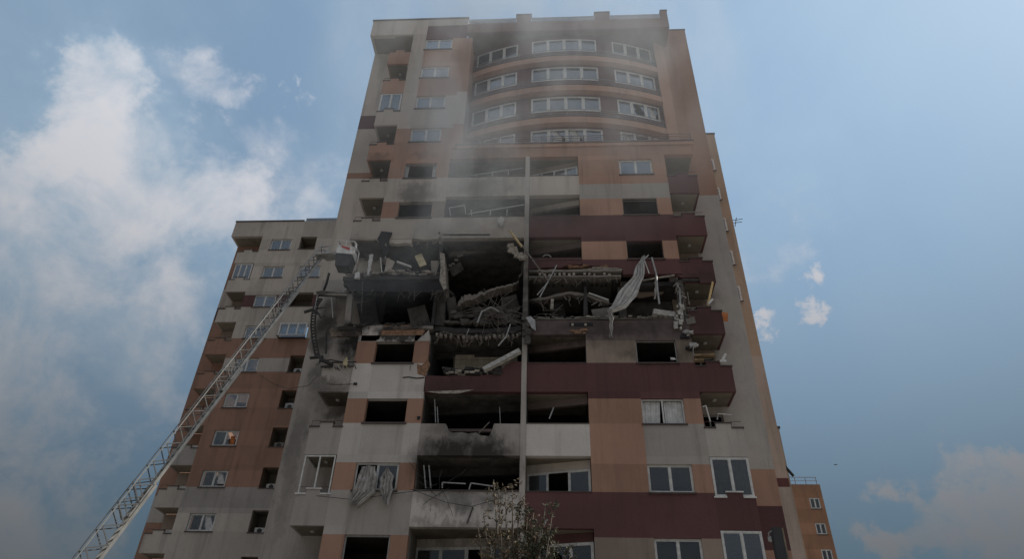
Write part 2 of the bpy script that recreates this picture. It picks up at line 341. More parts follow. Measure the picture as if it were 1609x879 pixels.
# ------------------------------------------------------------------ ground
gs = 2500
mesh('ground', [(-gs, -gs, 0), (gs, -gs, 0), (gs, gs, 0), (-gs, gs, 0)], [(0, 1, 2, 3)], 'asphalt')['kind'] = 'structure'

# ================================================================== THE BURNT TOWER
SP = 3.217
T = lambda k: 45.30-SP*k            # window heads
B = lambda k: T(k)-1.28             # window sills
S = lambda k: T(k)+.36              # loggia / balcony soffits
tw = empty('apartment_tower', (-1.5, 36, 0), 'tall burnt beige, peach and maroon apartment tower with two blown-out storeys', 'apartment building')
Y0, Y1 = 30.0, 30.30
def wall(x0, x1, z0, z1, mat, y0=Y0, y1=Y1, name='wall_panel'): return box(name, x0, x1, y0, y1, z0, z1, mat, tw)
XB0, XB1 = -11.45, -9.90    # left balcony
XL0, XL1 = -8.93, -6.94     # left window
XE0, XE1 = -6.18, -1.46     # central loggia
XF0, XF1 = -1.20, 1.75      # loggia right of the pillar
XR0, XR1 = 4.23, 6.21       # right window
XJ0, XJ1 = 7.02, 8.75       # right balcony
XW0, XW1 = -13.17, 10.33    # corner wings at Y=31.65
YW = 31.65
KMAX = 13
# colours per storey: window level / spandrel below it
colL_w = ['beige', 'beige', 'beige', 'peach', 'peach', 'rust', None, None, 'peach', 'peach', 'peach', 'peach', 'peach', 'peach']   # beside left window
colL_s = ['peach', 'peach', 'beige', 'peach', 'beige', 'beige', None, None, 'pale', 'pale', 'grey', 'grey', 'grey', 'grey']
colL_in = ['peach', 'peach', 'beige', 'peach', 'peach', 'taupe', None, None, 'peach', 'peach', 'peach', 'peach', 'peach', 'peach']
colE_s = {4: 'beige', 5: 'beige', 9: 'grey', 10: 'pale', 11: 'grey', 12: 'grey', 13: 'grey'}
colF_s = {4: 'beige', 5: 'maroon', 6: 'maroon', 7: 'mauve', 8: 'maroon', 9: 'pale', 10: 'maroon', 11: 'grey', 12: 'grey', 13: 'grey'}
colG_w = {4: 'peach', 5: 'peach', 6: 'peach', 7: None, 8: 'taupe', 9: 'peach', 10: 'peach', 11: 'taupe', 12: 'peach', 13: 'peach'}
colH_s = {4: 'grey', 5: 'maroon', 6: 'maroon', 7: 'mauve', 8: 'maroon', 9: 'grey', 10: 'maroon', 11: 'grey', 12: 'grey', 13: 'grey'}
colJ_p = {4: 'maroon', 5: 'maroon', 6: 'maroon', 7: 'maroon', 8: 'maroon', 9: 'grey', 10: 'maroon', 11: 'grey', 12: 'grey', 13: 'grey'}
colB_p = ['peach', 'peach', 'beige', 'peach', 'beige', 'beige', None, None, 'grey', 'grey', 'grey', 'grey', 'grey', 'grey']

def balcony(x0, x1, k, mat, outer, rail='rail_brown', lamp=True, soff='soffit', notch_mat='coping', yf=Y0, yb=YW, par=None, TS=None, SS=None, BB=None):
    "slab as the part, with parapet, coping, rail and ceiling lamp as its sub-parts"
    par = par or tw; SS = SS or S; BB = BB or B
    zb = SS(k+1); zt = BB(k)+.02
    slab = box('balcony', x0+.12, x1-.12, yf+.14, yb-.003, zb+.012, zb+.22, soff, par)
    wd = x1-x0; n0, n1 = x0+wd*.30, x1-wd*.30
    low = zt-.24
    mb = MB().prism([(x0, zb), (x1, zb), (x1, low), (n1, low), (n1, zt), (n0, zt), (n0, low), (x0, low)], yf, yf+.13)
    if outer < 0: mb.box(x0, x0+.115, yf+.131, yb-.004, zb, low)
    if outer > 0: mb.box(x1-.115, x1, yf+.131, yb-.004, zb, low)
    mb.go('parapet', mat, slab)
    cb = MB()
    e = .04
    cb.box(x0-e, n0-.003, yf-e, yf+.17, low+.002, low+.07).box(n1+.003, x1+e, yf-e, yf+.17, low+.002, low+.07).box(n0-e, n1+e, yf-e, yf+.17, zt+.002, zt+.06)
    cb.go('coping', notch_mat, slab)
    if rail:
        zr = zt+.12
        for xa, xb in ((x0+.04, n0-.02), (n1+.02, x1-.04)):
            MB().tube([(xa, yf+.05, low+.07), (xa, yf+.05, zr), (xb, yf+.05, zr)], .018, 4).go('railing', rail, slab)
    return slab
def lampdisc(x, y, z, par):
    n = 10; vs = [(x+.10*math.cos(2*math.pi*i/n), y+.10*math.sin(2*math.pi*i/n), zz) for zz in (z-.06, z-.004) for i in range(n)]
    mesh('ceiling_lamp', vs, [tuple(range(n))[::-1], tuple(range(n, 2*n))]+[(i, (i+1) % n, (i+1) % n+n, i+n) for i in range(n)], 'ac_white', par)

# --- floors, back walls and core that everything hangs on
for k in range(-1, KMAX+1):
    z = S(k+1); burnt = 5 <= k <= 9
    if k in (6,): continue      # the slab between the two blown storeys is built with the damage
    mat = 'burnt' if 4 <= k <= 9 else 'room'
    if k >= 3: box('floor_slab', XB1+.02, XE1+.13, Y1+.003, 41.0, z, z+.24, mat, tw)
    if k >= 3: box('floor_slab', XF0-.127, XJ0-.02, Y1+.003, 41.0, z, z+.24, mat if k != 9 else 'room', tw)
    if k < 3: box('floor_slab', XB1+.02, XJ0+1.2, 32.2, 41.0, z, z+.24, 'room', tw)
for k in range(4, KMAX+1):
    mt_ = 'char' if 5 <= k <= 10 else 'room'
    wall(XB1+.02, XE0-.13, S(k+1)+.245, S(k)-.005, mt_, 34.6, 34.8, 'inner_wall'); wall(XE0-.12, XF0-.15, S(k+1)+.245, S(k)-.005, mt_, 36.0, 36.2, 'inner_wall')
    wall(XF0-.14, 1.8, S(k+1)+.245, S(k)-.005, mt_ if k < 10 else 'burnt', 35.6, 35.8, 'inner_wall'); wall(1.81, XJ0-.02, S(k+1)+.245, S(k)-.005, 'burnt_wall' if 6 <= k <= 8 else 'room', 34.2, 34.4, 'inner_wall')
    if k != 6 or True:
        for x in (XE0-.10, XF0-.13, XF1+.03, 3.4):
            if x == 3.4 and k in (7,): continue
            wall(x, x+.16, S(k+1)+.245, S(k)-.005, 'burnt' if k in range(5, 10) else 'room', Y1+.004, 36.0-.01, 'partition_wall')
wall(XW0+.31, XW1-.31, 0, 45.5, 'room', 41.01, 41.3, 'rear_wall'); wall(XJ0-.01, XJ0+.19, 0, 45.5, 'burnt_wall', YW+.26, 41.0, 'inner_wall'); wall(XB1-.2, XB1, 0, 45.5, 'burnt_wall', YW+.26, 41.0, 'inner_wall')
box('floor_slab', 3.86, XJ0-.02, Y1+.003, 41.0, S(7), S(7)+.24, 'burnt', tw)
# corner wings set back 1.65 m; their patches of colour (z limits top-down)
def wing(x0, x1, spec, nm='wall_panel'):
    zt = spec[0][0]
    for i, (z1_, mat) in enumerate(spec):
        z0_ = spec[i+1][0] if i+1 < len(spec) else 0
        wall(x0, x1, z0_, z1_, mat, YW, YW+.3, nm)
zz = lambda py, px: at(px, py, YW).z
wing(XW0, XB1-.001+.0, [(46.0, 'beige'), (zz(182, 572), 'maroon'), (zz(203, 566), 'beige'), (zz(272, 552), 'rust'), (zz(281, 550), 'beige'), (zz(440, 520), 'grey')])
wing(8.50, XW1, [(zz(47, 1070), 'peach'), (zz(307, 1115), 'grey'), (zz(738, 1200), 'peach'), (zz(796, 1210), 'maroon'), (zz(866, 1225), 'peach')])
box('coping', XW1-1.25, XW1+.03, YW-.04, YW+.34, zz(47, 1070)+.003, zz(47, 1070)+.10, 'coping', tw)
wall(XW1-.3, XW1, 0, 47.9, 'peach', YW+.305, 46, 'side_wall'); wall(XW0, XW0+.3, 0, 46.0, 'beige', YW+.305, 46, 'side_wall')
wall(8.4, XW1-1.0, 45.52, 47.3, 'peach', YW+.7, YW+.9)
# back walls of the balconies (door opening left in each)
for k in range(0, KMAX+1):
    zb, zt = S(k+1)+.225, S(k)
    for (x0, x1, outer) in ((XB0, XB1+.45, -1), (XJ0-.35, XJ1-.25, 1)):
        if outer > 0 and k < 4: continue
        if k == 7 and outer < 0: continue
        mt_ = {True: 'beige', False: 'grey'}[k < 6] if outer < 0 else ('taupe' if k in (6, 7, 8) else 'beige')
        if outer > 0 and k == 4: mt_ = 'taupe'
        w0 = x0+.42; w1 = x1-.12
        zh = T(k)-.05
        wall(x0, w0, zb, zt, mt_, YW+.001, YW+.25); wall(w1, x1, zb, zt, mt_, YW+.001, YW+.25); wall(w0, w1, zh, zt, mt_, YW+.001, YW+.25)
        st = 'gg' if k not in (5, 6, 8, 9) else 'nn'
        window(tw, (w0, YW+.02), (w1, YW+.02), zb+.05, zh, 2, 'white_frame' if st == 'gg' else 'alu', state=st, sill=False)
        wall(w0, w1, zb, zh, 'char' if k in (6, 8, 9) else 'room', YW+1.8, YW+1.9, 'inner_wall')
# --- left column
for k in range(0, KMAX+1):
    if k in (6, 7): continue
    sk = S(k+1)
    # strip beside balcony, window strip, inner strip
    cw, cs, ci = colL_w[k], colL_s[k], colL_in[k]
    ztop = T(k)
    zcap = S(k) if k else 45.93
    strip = 'beige' if k < 3 else cw
    if k < 3: wall(XB1, XL0, sk, zcap, 'beige')
    else:
        wall(XB1, XL0, B(k), T(k), cw); wall(XB1, XL0, sk, B(k), 'peach' if k == 3 else cs)
    wall(XL1, XE0, B(k), T(k), ci)
    if k < 3 or k == 3:
        wall(XL0, XL1, sk, B(k), cs if k < 2 else 'beige' if k == 2 else 'peach'); wall(XL1, XE0, sk, B(k), 'peach' if k < 2 else 'beige' if k == 2 else 'peach')
    else:
        wall(XL0, XL1, sk, B(k), cs); wall(XL1, XE0, sk, B(k), cs)
    # lintel zone above the head, up to the next spandrel
    if k > 0:
        lm = colL_s[k-1] if colL_s[k-1] else 'pale'
        if k == 8: lm = 'pale'
        if k >= 3: wall(XB1, XL0, T(k), S(k), lm if k != 3 else 'beige')
        wall(XL0, XE0, T(k), S(k), 'peach' if k in (1,) else 'peach' if k == 2 else lm if k != 3 else 'beige')
# bay side: strip between left column and curved bay for the top storeys
for k in range(0, 4):
    c = 'peach' if k != 2 else 'beige'
    wall(XE0, -5.52, S(k+1) if k < 3 else 33.75, S(k) if k else 45.3, c, Y0, Y1)
    wall(-5.72, -5.52, S(k+1) if k < 3 else 33.9, S(k) if k else 45.3, c, Y1+.001, 31.9, 'bay_return')
Lwin = {0: dict(), 1: dict(), 2: dict(), 3: dict(curtain=[(.0, .3, .1)]), 10: None, 4: dict(n=1, state='n', frame='alu', curtain=[(.0, .12, .2), (.86, .98, .1)]), 5: None, 8: None, 9: None, 11: dict(n=1, state='n', frame='alu'), 12: dict(), 13: dict()}
for k, kw in Lwin.items():
    if kw is None: continue
    kw = dict(kw); window(tw, (XL0, Y0), (XL1, Y0), B(k), T(k), kw.pop('n', 2), **kw)
for k in (5, 8, 9): box('window_sill', XL0-.08, XL1+.08, Y0-.07, Y0+.28, B(k)-.06, B(k)-.002+.03, 'coping', tw)
wl10 = window(tw, (XL0, Y0), (XL1, Y0), B(10), T(10), 2, state='ng')
# left balconies
for k in range(-1, KMAX+1):
    if k in (6, 7): continue
    if k == -1: continue
    bl = balcony(XB0, XB1-.003, k, colB_p[k], -1, rail=None if k in (2, 8) else 'rail_brown', notch_mat='coping' if k != 10 else 'white_frame')
    if k+1 <= KMAX and k not in (5, 6): lampdisc((XB0+XB1)/2, 30.9, S(k+1)+.012, bl)
window(tw, (XB0+.05, Y0+.02), (XB1-.05, Y0+.02), B(2)-.20, S(2)-.02, 2, fr=.06, sill=False, inset=.0)
window(tw, (XB0+.05, Y0+.02), (XB1-.05, Y0+.02), B(10)-.20, S(10)-.02, 2, state='nn', fr=.06, sill=False, inset=.0)
MB().seg((XB0+.07, YW), (XB0+.07, Y0+.1), .1, 1.5, -.06, 0, B(10)-.15, B(10)-.08).seg((XB0+.07, YW), (XB0+.07, Y0+.1), .1, 1.5, -.06, 0, S(10)-.10, S(10)-.03).go('side_frame', 'white_frame', tw)
# crown of the left mass
wall(XW0, XL0-.0, 45.93, 47.72, 'beige'); wall(XL0, -5.95, 46.90, 47.72, 'beige'); wall(XL0, -5.95, 45.3, 46.90, 'maroon', Y0+.03, Y1)
wall(XW0, XW0+.2, 45.93, 47.72, 'beige', Y1+.001, YW+.3, 'bay_return')
box('coping', XW0-.05, -5.90, Y0-.06, Y1+.06, 47.723, 47.84, 'coping', tw)
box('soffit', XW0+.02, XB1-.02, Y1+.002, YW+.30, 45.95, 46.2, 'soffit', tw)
box('roof_slab', XW0+.2, XW1-.3, 31.96, 46, 45.6, 45.9, 'concrete', tw)
# --- curved bay, top four storeys
AC, AR, AY = 1.20, 18.2, 30.08
def arcY(x, off=0.): r = AR-off; return AY+AR-math.sqrt(r*r-(x-AC)**2)
def arcstrip(mb, x0, x1, off0, off1, z0, z1, n=None):
    n = n or max(1, int((x1-x0)/.35)); xs = [x0+(x1-x0)*i/n for i in range(n+1)]; b = len(mb.v)
    for x in xs:
        for o, z in ((off0, z0), (off1, z0), (off1, z1), (off0, z1)): mb.v.append((x, arcY(x, o), z))
    for i in range(n):
        for j in range(4): q = b+i*4; mb.f.append((q+j, q+4+j, q+4+(j+1) % 4, q+(j+1) % 4))
    mb.f.append((b, b+1, b+2, b+3)); q = b+n*4; mb.f.append((q+3, q+2, q+1, q))
    return mb
AX0, AX1 = -5.50, 7.72
WOFF = .42
groups = [(-5.30, -2.22, 3), (-1.19, 3.46, 4), (4.62, 7.50, 3)]
for k in range(4):
    zh = T(k)+.17; zs = zh-1.42
    zc = 46.1 if k == 0 else S(k)+.10
    zf = 33.9 if k == 3 else S(k+1)+.12
    edges = [AX0]+[v for gq in groups for v in gq[:2]]+[AX1]
    for i in range(0, len(edges), 2):
        if edges[i+1]-edges[i] > .05: arcstrip(MB(), edges[i], edges[i+1], WOFF, WOFF+.2, zs, zh).go('bay_wall', 'arcwall', tw)
    arcstrip(MB(), AX0, AX1, WOFF, WOFF+.2, zh, zc).go('bay_wall', 'arcwall', tw)
    arcstrip(MB(), AX0, AX1, WOFF, WOFF+.2, zf, zs).go('bay_wall', 'arcwall', tw)
    for gi, (x0, x1, n) in enumerate(groups):
        for i in range(n):
            xa = x0+(x1-x0)*i/n; xb = x0+(x1-x0)*(i+1)/n
            st = 'g'
            if k == 3 and gi == 2: st = 'xng'[i]
            if k == 3 and gi == 1: st = 'gxxg'[i]
            if k == 3 and gi == 0: st = 'nng'[i]
            if k == 2 and gi == 2: st = 'gxx'[i]
            cu = None
            if (k, gi, i) in ((3, 1, 1), (3, 1, 2), (3, 2, 0), (2, 0, 2), (2, 2, 2), (0, 1, 2)): cu = [(.05, .8, .05 if k < 3 else .2)]
            window(tw, (xa, arcY(xa, WOFF)), (xb, arcY(xb, WOFF)), zs, zh, 1, state=st, sill=False, curtain=cu, fr=.075, inset=-.02)
    if k < 3:
        zb = S(k+1)+.10-.07
        arcstrip(MB(), AX0, AX1+.05, 0, WOFF-.003, zb, zb+.55).go('curved_band', 'band', tw)
        arcstrip(MB(), AX0, AX1+.10, -.03, .10, zb+.553, zb+.60).go('coping', 'coping', tw)
        for h in (.72, .90, 1.08, 1.26): arcstrip(MB(), AX0+.05, AX1+.08, .03, .055, zb+h-.012, zb+h+.013 if h < 1.2 else zb+h+.03).go('rail', 'rail_grey', tw)
        xs = [AX0+.1+i*(AX1-AX0)/12 for i in range(13)]
        for x in xs: yy = arcY(x, .045); box('rail_post', x-.02, x+.02, yy+.015, yy+.05, zb+.6, zb+1.29, 'rail_grey', tw)
# angled end strip of the bay and terrace
MB().add([(AX1+.02, 31.25, 33.9), (8.55, YW-.002, 33.9), (8.55, YW+.2, 33.9), (AX1+.02, 31.6, 33.9), (AX1+.02, 31.25, 46.1), (8.55, YW-.002, 46.1), (8.55, YW+.2, 46.1), (AX1+.02, 31.6, 46.1)], BF).go('wall_panel', 'band', tw)
box('terrace_slab', -5.85, 8.90, Y0-.10, 31.62, 33.60, 33.86, 'peach', tw)
box('coping', -5.90, 8.94, Y0-.16, Y0+.12, 33.863, 33.95, 'rail_brown', tw)
for h in (.18, .34, .50, .68): box('rail', -5.80, 8.85, Y0+.0, Y0+.03, 33.95+h-.015, 33.95+h+.015, 'rail_brown', tw)
for i in range(12): x = -5.8+i*14.6/11; box('rail_post', x-.025, x+.025, Y0+.031, Y0+.07, 33.95, 34.68, 'rail_brown', tw)
# crown over the bay: parapet, raised blocks and clear screens between them, wide soffit
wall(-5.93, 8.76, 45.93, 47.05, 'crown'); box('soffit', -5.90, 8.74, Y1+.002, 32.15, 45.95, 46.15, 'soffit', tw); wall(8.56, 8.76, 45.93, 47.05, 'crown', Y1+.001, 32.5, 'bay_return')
for x0, x1 in ((-2.35, -1.25), (3.45, 4.55), (8.30, 8.76)):
    wall(x0, x1, 47.055, 47.95, 'crown'); box('coping', x0-.04, x1+.04, Y0-.05, Y1+.05, 47.953, 48.03, 'coping', tw)
for x0, x1 in ((-5.85, -2.38), (-1.22, 3.42), (4.58, 8.27)):
    box('clear_screen', x0, x1, Y0+.10, Y0+.13, 47.06, 47.66, 'clear_panel', tw); box('screen_rail', x0, x1, Y0+.09, Y0+.14, 47.665, 47.70, 'alu', tw)

# --- right columns, storeys 4 and below
for k in range(4, KMAX+1):
    sk = S(k+1); 
    hs = colH_s[k]
    zs1 = B(k)
    gw = colG_w[k]
    g_s = {4: 'peach', 9: 'peach'}.get(k, hs)
    if k == 7: continue
    # window level
    wall(XF1, XR0, B(k), T(k), gw); wall(XR1, XJ0, B(k), T(k), gw)
    # spandrel
    if k == 4:
        zc = at(900, 290, Y0).z
        wall(XF1, XJ0, zc, B(k), 'peach'); wall(XF1, XJ0, sk, zc, 'grey')
    elif k == 6:
        wall(XF1+2.15, XJ0, sk+.55, B(k), 'maroon')
    elif k == 9:
        wall(XF1, XR0, sk, B(k), 'peach'); wall(XR0, XJ0, sk, B(k), 'grey')
    else: wall(XF1, XJ0, sk, B(k), hs)
    # lintel zone
    up_ = {4: 'peach', 5: 'grey', 6: 'maroon', 8: 'mauve', 9: 'maroon', 10: 'grey', 11: 'maroon', 12: 'grey', 13: 'grey'}[k]
    wall(XF1, XR0, T(k), S(k), 'peach' if k == 10 else up_); wall(XR0, XJ0, T(k), S(k), up_)
wall(XE0, XJ0+.0, S(4), 33.598, 'peach', Y0, Y1)
wall(XJ0, XJ1, S(4), 33.598, 'peach', Y0, Y1)
Rwin = {4: dict(), 9: dict(state='nn', curtain=[(.04, .46, .02), (.54, .96, .03)]), 10: dict(), 11: dict(), 12: dict(), 13: dict()}
for k, kw in Rwin.items(): window(tw, (XR0, Y0), (XR1, Y0), B(k), T(k), 2, **kw)
for k in (5, 6, 8): window(tw, (XR0, Y0), (XR1, Y0), B(k), T(k), 1, 'alu' if k == 8 else 'steel_dark', state='n', fr=.045)
for k in range(4, KMAX+1):
    bl = balcony(XJ0, XJ1, k, colJ_p[k], 1, rail='rail_brown' if k in (4, 5, 9) else None, notch_mat='coping' if k not in (10, 11) else 'white_frame')
    lampdisc((XJ0+XJ1)/2, 30.9, S(k+1)+.012, bl)
for k in (10, 11):
    window(tw, (XJ0+.02, Y0+.02), (XJ1-.02, Y0+.02), B(k)-.16, S(k)-.02, 2, fr=.07, sill=False, inset=0, gl='glass_blue' if k == 11 else 'glass', curtain=[(.5, .98, .02)] if k == 10 else None)
    window(tw, (XJ1-.05, Y0+.12), (XJ1-.05, YW-.1), B(k)-.16, S(k)-.02, 1, fr=.07, sill=False, inset=0)
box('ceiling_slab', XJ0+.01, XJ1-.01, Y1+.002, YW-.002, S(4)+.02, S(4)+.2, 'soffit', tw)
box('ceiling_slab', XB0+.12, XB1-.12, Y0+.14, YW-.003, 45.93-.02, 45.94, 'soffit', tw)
# --- central pillar and the recessed, splayed loggia walls either side of it
box('pillar', XE1+.003, XF0-.003, Y0-.05, Y1, 0, S(4)-.003, 'grey', tw)
EA, EB = (XE0+.02, 31.85), (XE1-.02, 31.35)
FA, FB = (XF0+.02, 31.15), (XF1-.02, 30.42)
el = (Vector(EB)-Vector(EA)).length; fl = (Vector(FB)-Vector(FA)).length
for k in range(4, KMAX+1):
    dark = 'burnt' if 7 <= k <= 9 else 'taupe'
    if k not in (6, 7):
        e_m = {4: 'soffit', 5: 'burnt_wall', 8: 'burnt', 9: 'burnt', 10: 'burnt'}.get(k, 'beige')
        MB().seg(EA, EB, 0, el, -.2, 0, T(k)-.02, S(k)-.03).go('lintel', e_m, tw)
    f_m = {4: 'taupe', 5: 'beige', 6: 'mauve', 7: 'burnt_wall', 8: 'mauve', 9: 'mauve', 10: 'beige', 11: 'maroon'}.get(k, 'beige')
    if k != 7: MB().seg(FA, FB, 0, fl, -.2, 0, T(k)-.06, S(k)-.03).go('lintel', f_m, tw)
    # soffit linings of the loggias
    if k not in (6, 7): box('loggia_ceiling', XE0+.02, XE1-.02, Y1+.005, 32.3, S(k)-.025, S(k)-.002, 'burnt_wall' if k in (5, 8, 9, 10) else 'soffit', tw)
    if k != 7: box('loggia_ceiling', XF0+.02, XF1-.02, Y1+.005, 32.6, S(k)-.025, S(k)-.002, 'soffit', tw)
    # spandrels
    if k in colE_s and k not in (9,): wall(XE0, XE1, S(k+1), B(k)-.02, colE_s[k])
    if k in (6,): continue
    if k == 7: continue
    wall(XF0, XF1, S(k+1), B(k)-.02, colF_s[k])
for k in (4, 5, 9, 10, 11): box('coping', XE0+.01 if k != 9 else -1.9, XE1-.003, Y0-.05, Y1+.04, B(k)-.018, B(k)+.03, 'coping', tw) if k != 9 else None
for k in (4, 5, 6, 8, 9, 10): box('coping', XF0, XF1, Y0-.03, Y1+.04, B(k)-.018, B(k)+.02, 'coping', tw)
# windows of loggias
window(tw, EA, EB, B(4)-.3, T(4)-.03, 4, state='nngg', inset=0); window(tw, EA, EB, B(11)-.9, T(11)-.03, 4, state='ggxg', inset=0, fr=.09)
window(tw, FA, FB, B(4)-.0, T(4)-.07, 4, state='gngg', inset=0, fr=.06, curtain=[(.02, .22, .1)]); window(tw, FA, FB, B(10)-.05, T(10)-.07, 3, state='gng', inset=0, fr=.075); window(tw, FA, FB, B(11)-.9, T(11)-.07, 3, state='gxg', inset=0, fr=.09)
for k in (5,):
    window(tw, EA, EB, B(k)-.3, T(k)-.03, 4, 'alu', state='nnnn', inset=0, fr=.05)

# ================================================================== DAMAGE, storeys 6 and 7 (parts of the tower)
def Q(px, py, Y=Y0): p = at(px, py, Y); return (p.x, p.z)
def blocks(x0, x1, z, dz, y, n, par, sag=lambda t: 0., mat='plaster', w=.55):
    "row of hollow clay blocks showing in the broken slab edge; alike pieces share one mesh"
    pitch = (x1-x0)/n; first = None
    for i in range(n):
        x = x0+pitch*(i+.5); zc = z+sag((i+.5)/n)
        if first is None: first = box('hollow_block', x-pitch*w/2, x+pitch*w/2, y, y+.18, zc, zc+dz, mat, par); org = ORG[first.name]; continue
        if random.random() < .14: continue
        o = first.copy(); COL.objects.link(o); o.location = first.location+Vector((x-org.x+random.uniform(-.03, .03), random.uniform(-.02, .06), zc-org.z+random.uniform(-.03, .02))); o.rotation_euler = (random.uniform(-.15, .15), random.uniform(-.18, .18), random.uniform(-.1, .1)); o.scale = (random.uniform(.7, 1.15), 1, random.uniform(.75, 1.05))
def bslab(x0, x1, zt, zb, y0, y1, mat, par, sag=lambda t: 0., n=16, rough=.05, name='broken_slab'):
    mb = MB(); xs = [x0+(x1-x0)*i/n for i in range(n+1)]; prev = None; b = 0
    for i, x in enumerate(xs):
        s = sag(i/n); j = random.uniform(-rough, rough)
        mb.v += [(x, y0+j, zb+s+random.uniform(-rough, rough)*.6), (x, y1, zb+s*.3), (x, y1, zt+s*.3), (x, y0+j, zt+s+random.uniform(-rough, rough)*.6)]
    for i in range(n):
        for j in range(4): q = i*4; mb.f.append((q+j, q+4+j, q+4+(j+1) % 4, q+(j+1) % 4))
    mb.f.append((0, 1, 2, 3)); q = n*4; mb.f.append((q+3, q+2, q+1, q))
    return mb.go(name, mat, par)
# remnants of the spandrel hanging under storey 5
pl = [Q(600, 372), Q(604, 380), Q(622, 383), Q(640, 381), Q(646, 383), Q(650, 366), Q(655, 360), Q(600, 360)]
MB().prism(pl, Y0+.03, Y1-.02).go('broken_wall_panel', 'beige', tw)
o = MB().prism([Q(650, 380), Q(655, 366), Q(664, 361), Q(684, 364), Q(693, 377), Q(690, 381), Q(668, 383)], Y0-.35, Y0-.22).go('hanging_wall_panel', 'beige', tw)
MB().prism([Q(551, 377), Q(560, 371), Q(598, 370), Q(598, 373), Q(585, 377)], Y0+.02, Y0+.1).go('broken_wall_panel', 'beige', tw)
MB().prism([Q(594, 378), Q(600, 366), Q(617, 368), Q(612, 378), Q(612, 398), Q(604, 404), Q(600, 390)], Y0-.15, Y0-.05).go('burnt_flap', 'char', tw)
MB().prism([Q(771, 364), Q(826, 364), Q(826, 374), Q(776, 373)], Y0+.01, Y1-.03).go('broken_wall_panel', 'beige', tw)
# ceilings of the blown storeys
box('burnt_ceiling', XB0+.05, XE0-.1, Y1+.01, 34.5, S(6)-.08, S(6)-.03, 'burnt_wall', tw)
box('burnt_ceiling', XE0+.05, XE1-.02, Y1+.01, 36, S(6)-.09, S(6)-.03, 'burnt_wall', tw)
MB().beam(at(705, 401, 31.2), at(802, 389, 31.2), .18, .26).go('ceiling_beam', 'concrete', tw)
MB().beam(at(697, 371, 30.1), at(770, 371, 30.1), .2, .12).go('ceiling_beam', 'char', tw)
MB().beam(at(688, 366, 30.0), at(705, 398, 30.9), .22, .2).go('ceiling_beam', 'steel_dark', tw)
# the slab between storeys 6 and 7: left part still in place with its block edge, centre torn away
zt6 = at(600, 434, Y0).z
L67 = bslab(XB0+.08, XE0+.12, zt6, zt6-.22, Y0+.02, 34.5, 'burnt', tw, rough=.05)
blocks(-9.6, -6.8, zt6-.62, .17, 30.55, 17, L67, mat='burnt_wall'); blocks(-9.4, -6.9, zt6-.36, .12, Y0+.06, 12, L67, mat='burnt')
MB().beam((XB0+.1, 30.35, zt6-.33), (XE0+.3, 30.35, zt6-.33), .3, .22).go('edge_beam', 'burnt', tw)
MB().prism([Q(540, 436), Q(600, 437), Q(690, 435), Q(700, 455), Q(690, 458), Q(548, 456)], Y0+.10, Y0+.30).go('edge_beam', 'char', tw)
# partition ends left standing at the loggia edge
MB().prism([Q(691, 396), Q(698, 398), Q(701, 452), Q(697, 456), Q(690, 440), Q(692, 420)], Y0+.05, Y0+1.6).go('broken_partition', 'plaster', tw)
MB().prism([Q(677, 410, 30.6), Q(690, 410, 30.6), Q(689, 433, 30.6), Q(678, 433, 30.6)], 30.6, 30.8).go('broken_partition', 'beige', tw)
# column at the outer corner of storey 7
MB().prism([Q(544, 458), Q(552, 458), Q(548, 512), Q(538, 512)], Y0+.25, Y0+.55).go('concrete_column', 'concrete', tw)
MB().prism([Q(683, 462, 30.6), Q(700, 462, 30.6), Q(698, 512, 30.6), Q(680, 512, 30.6)], 30.6, 31.0).go('concrete_column', 'burnt_wall', tw)
# dark slab of the corner balcony, broken and hanging out to the left
MB().add([Vector((*at(500, 464, 30.0)[:3],)), at(546, 464, 30.0), at(546, 466, YW), at(527, 466, YW)]+[v+Vector((0, 0, .14)) for v in (at(500, 464, 30.0), at(546, 464, 30.0), at(546, 466, YW), at(527, 466, YW))], BF).go('broken_balcony_slab', 'burnt', tw)
MB().beam(at(498, 463, 29.98), at(546, 464, 29.98), .08, .10).go('slab_edge', 'concrete', tw)
MB().tube([at(499, 464, 29.97), at(494, 488, 29.97)], .03, 5).go('bent_bar', 'alu', tw)
MB().tube([at(521, 468, 30.0), at(523, 500, 30.0)], .03, 5).go('bent_bar', 'alu', tw)
MB().prism([Q(496, 459), Q(506, 457), Q(530, 460), Q(528, 464), Q(498, 463)], Y0-.02, Y0+.2).go('slab_edge', 'burnt_wall', tw)
box('burnt_wall', XB0, XB1+.6, YW+.002, YW+.2, S(8)+.24, zt6-.25, 'char', tw)
# floor of storey 7 (left): edge with blocks, soot-stained remains of the parapet below
zt7 = at(600, 513, Y0).z
L78 = bslab(XB0-.02, XE0+.1, zt7, zt7-.20, Y0+.0, Y1+.1, 'concrete', tw, rough=.05)
blocks(XB0+.3, -9.8, zt7-.36, .14, Y0+.03, 7, L78, mat='burnt_wall')
MB().prism([Q(517, 518), Q(566, 516), Q(567, 529), Q(520, 529)], Y0+.02, Y0+.14).go('parapet', 'taupe', tw)
MB().prism([Q(570, 513), Q(602, 511), Q(596, 533), Q(590, 536.5), Q(567, 536.5)], Y0, Y1).go('broken_wall_panel', 'pale', tw)
MB().prism([Q(602, 511), Q(655, 511), Q(652, 525), Q(650, 536), Q(592, 536.5), Q(597, 531)], Y0+.02, Y1).go('burnt_wall_panel', 'brick', tw)
MB().prism([Q(655, 512), Q(668, 520), Q(663, 528), Q(655, 536.5), Q(651, 536.5)], Y0, Y1).go('broken_wall_panel', 'brick', tw)
MB().prism([Q(664, 529), Q(674, 519), Q(676, 536.5), Q(657, 536.5)], Y0-.02, Y1).go('broken_wall_panel', 'pale', tw)
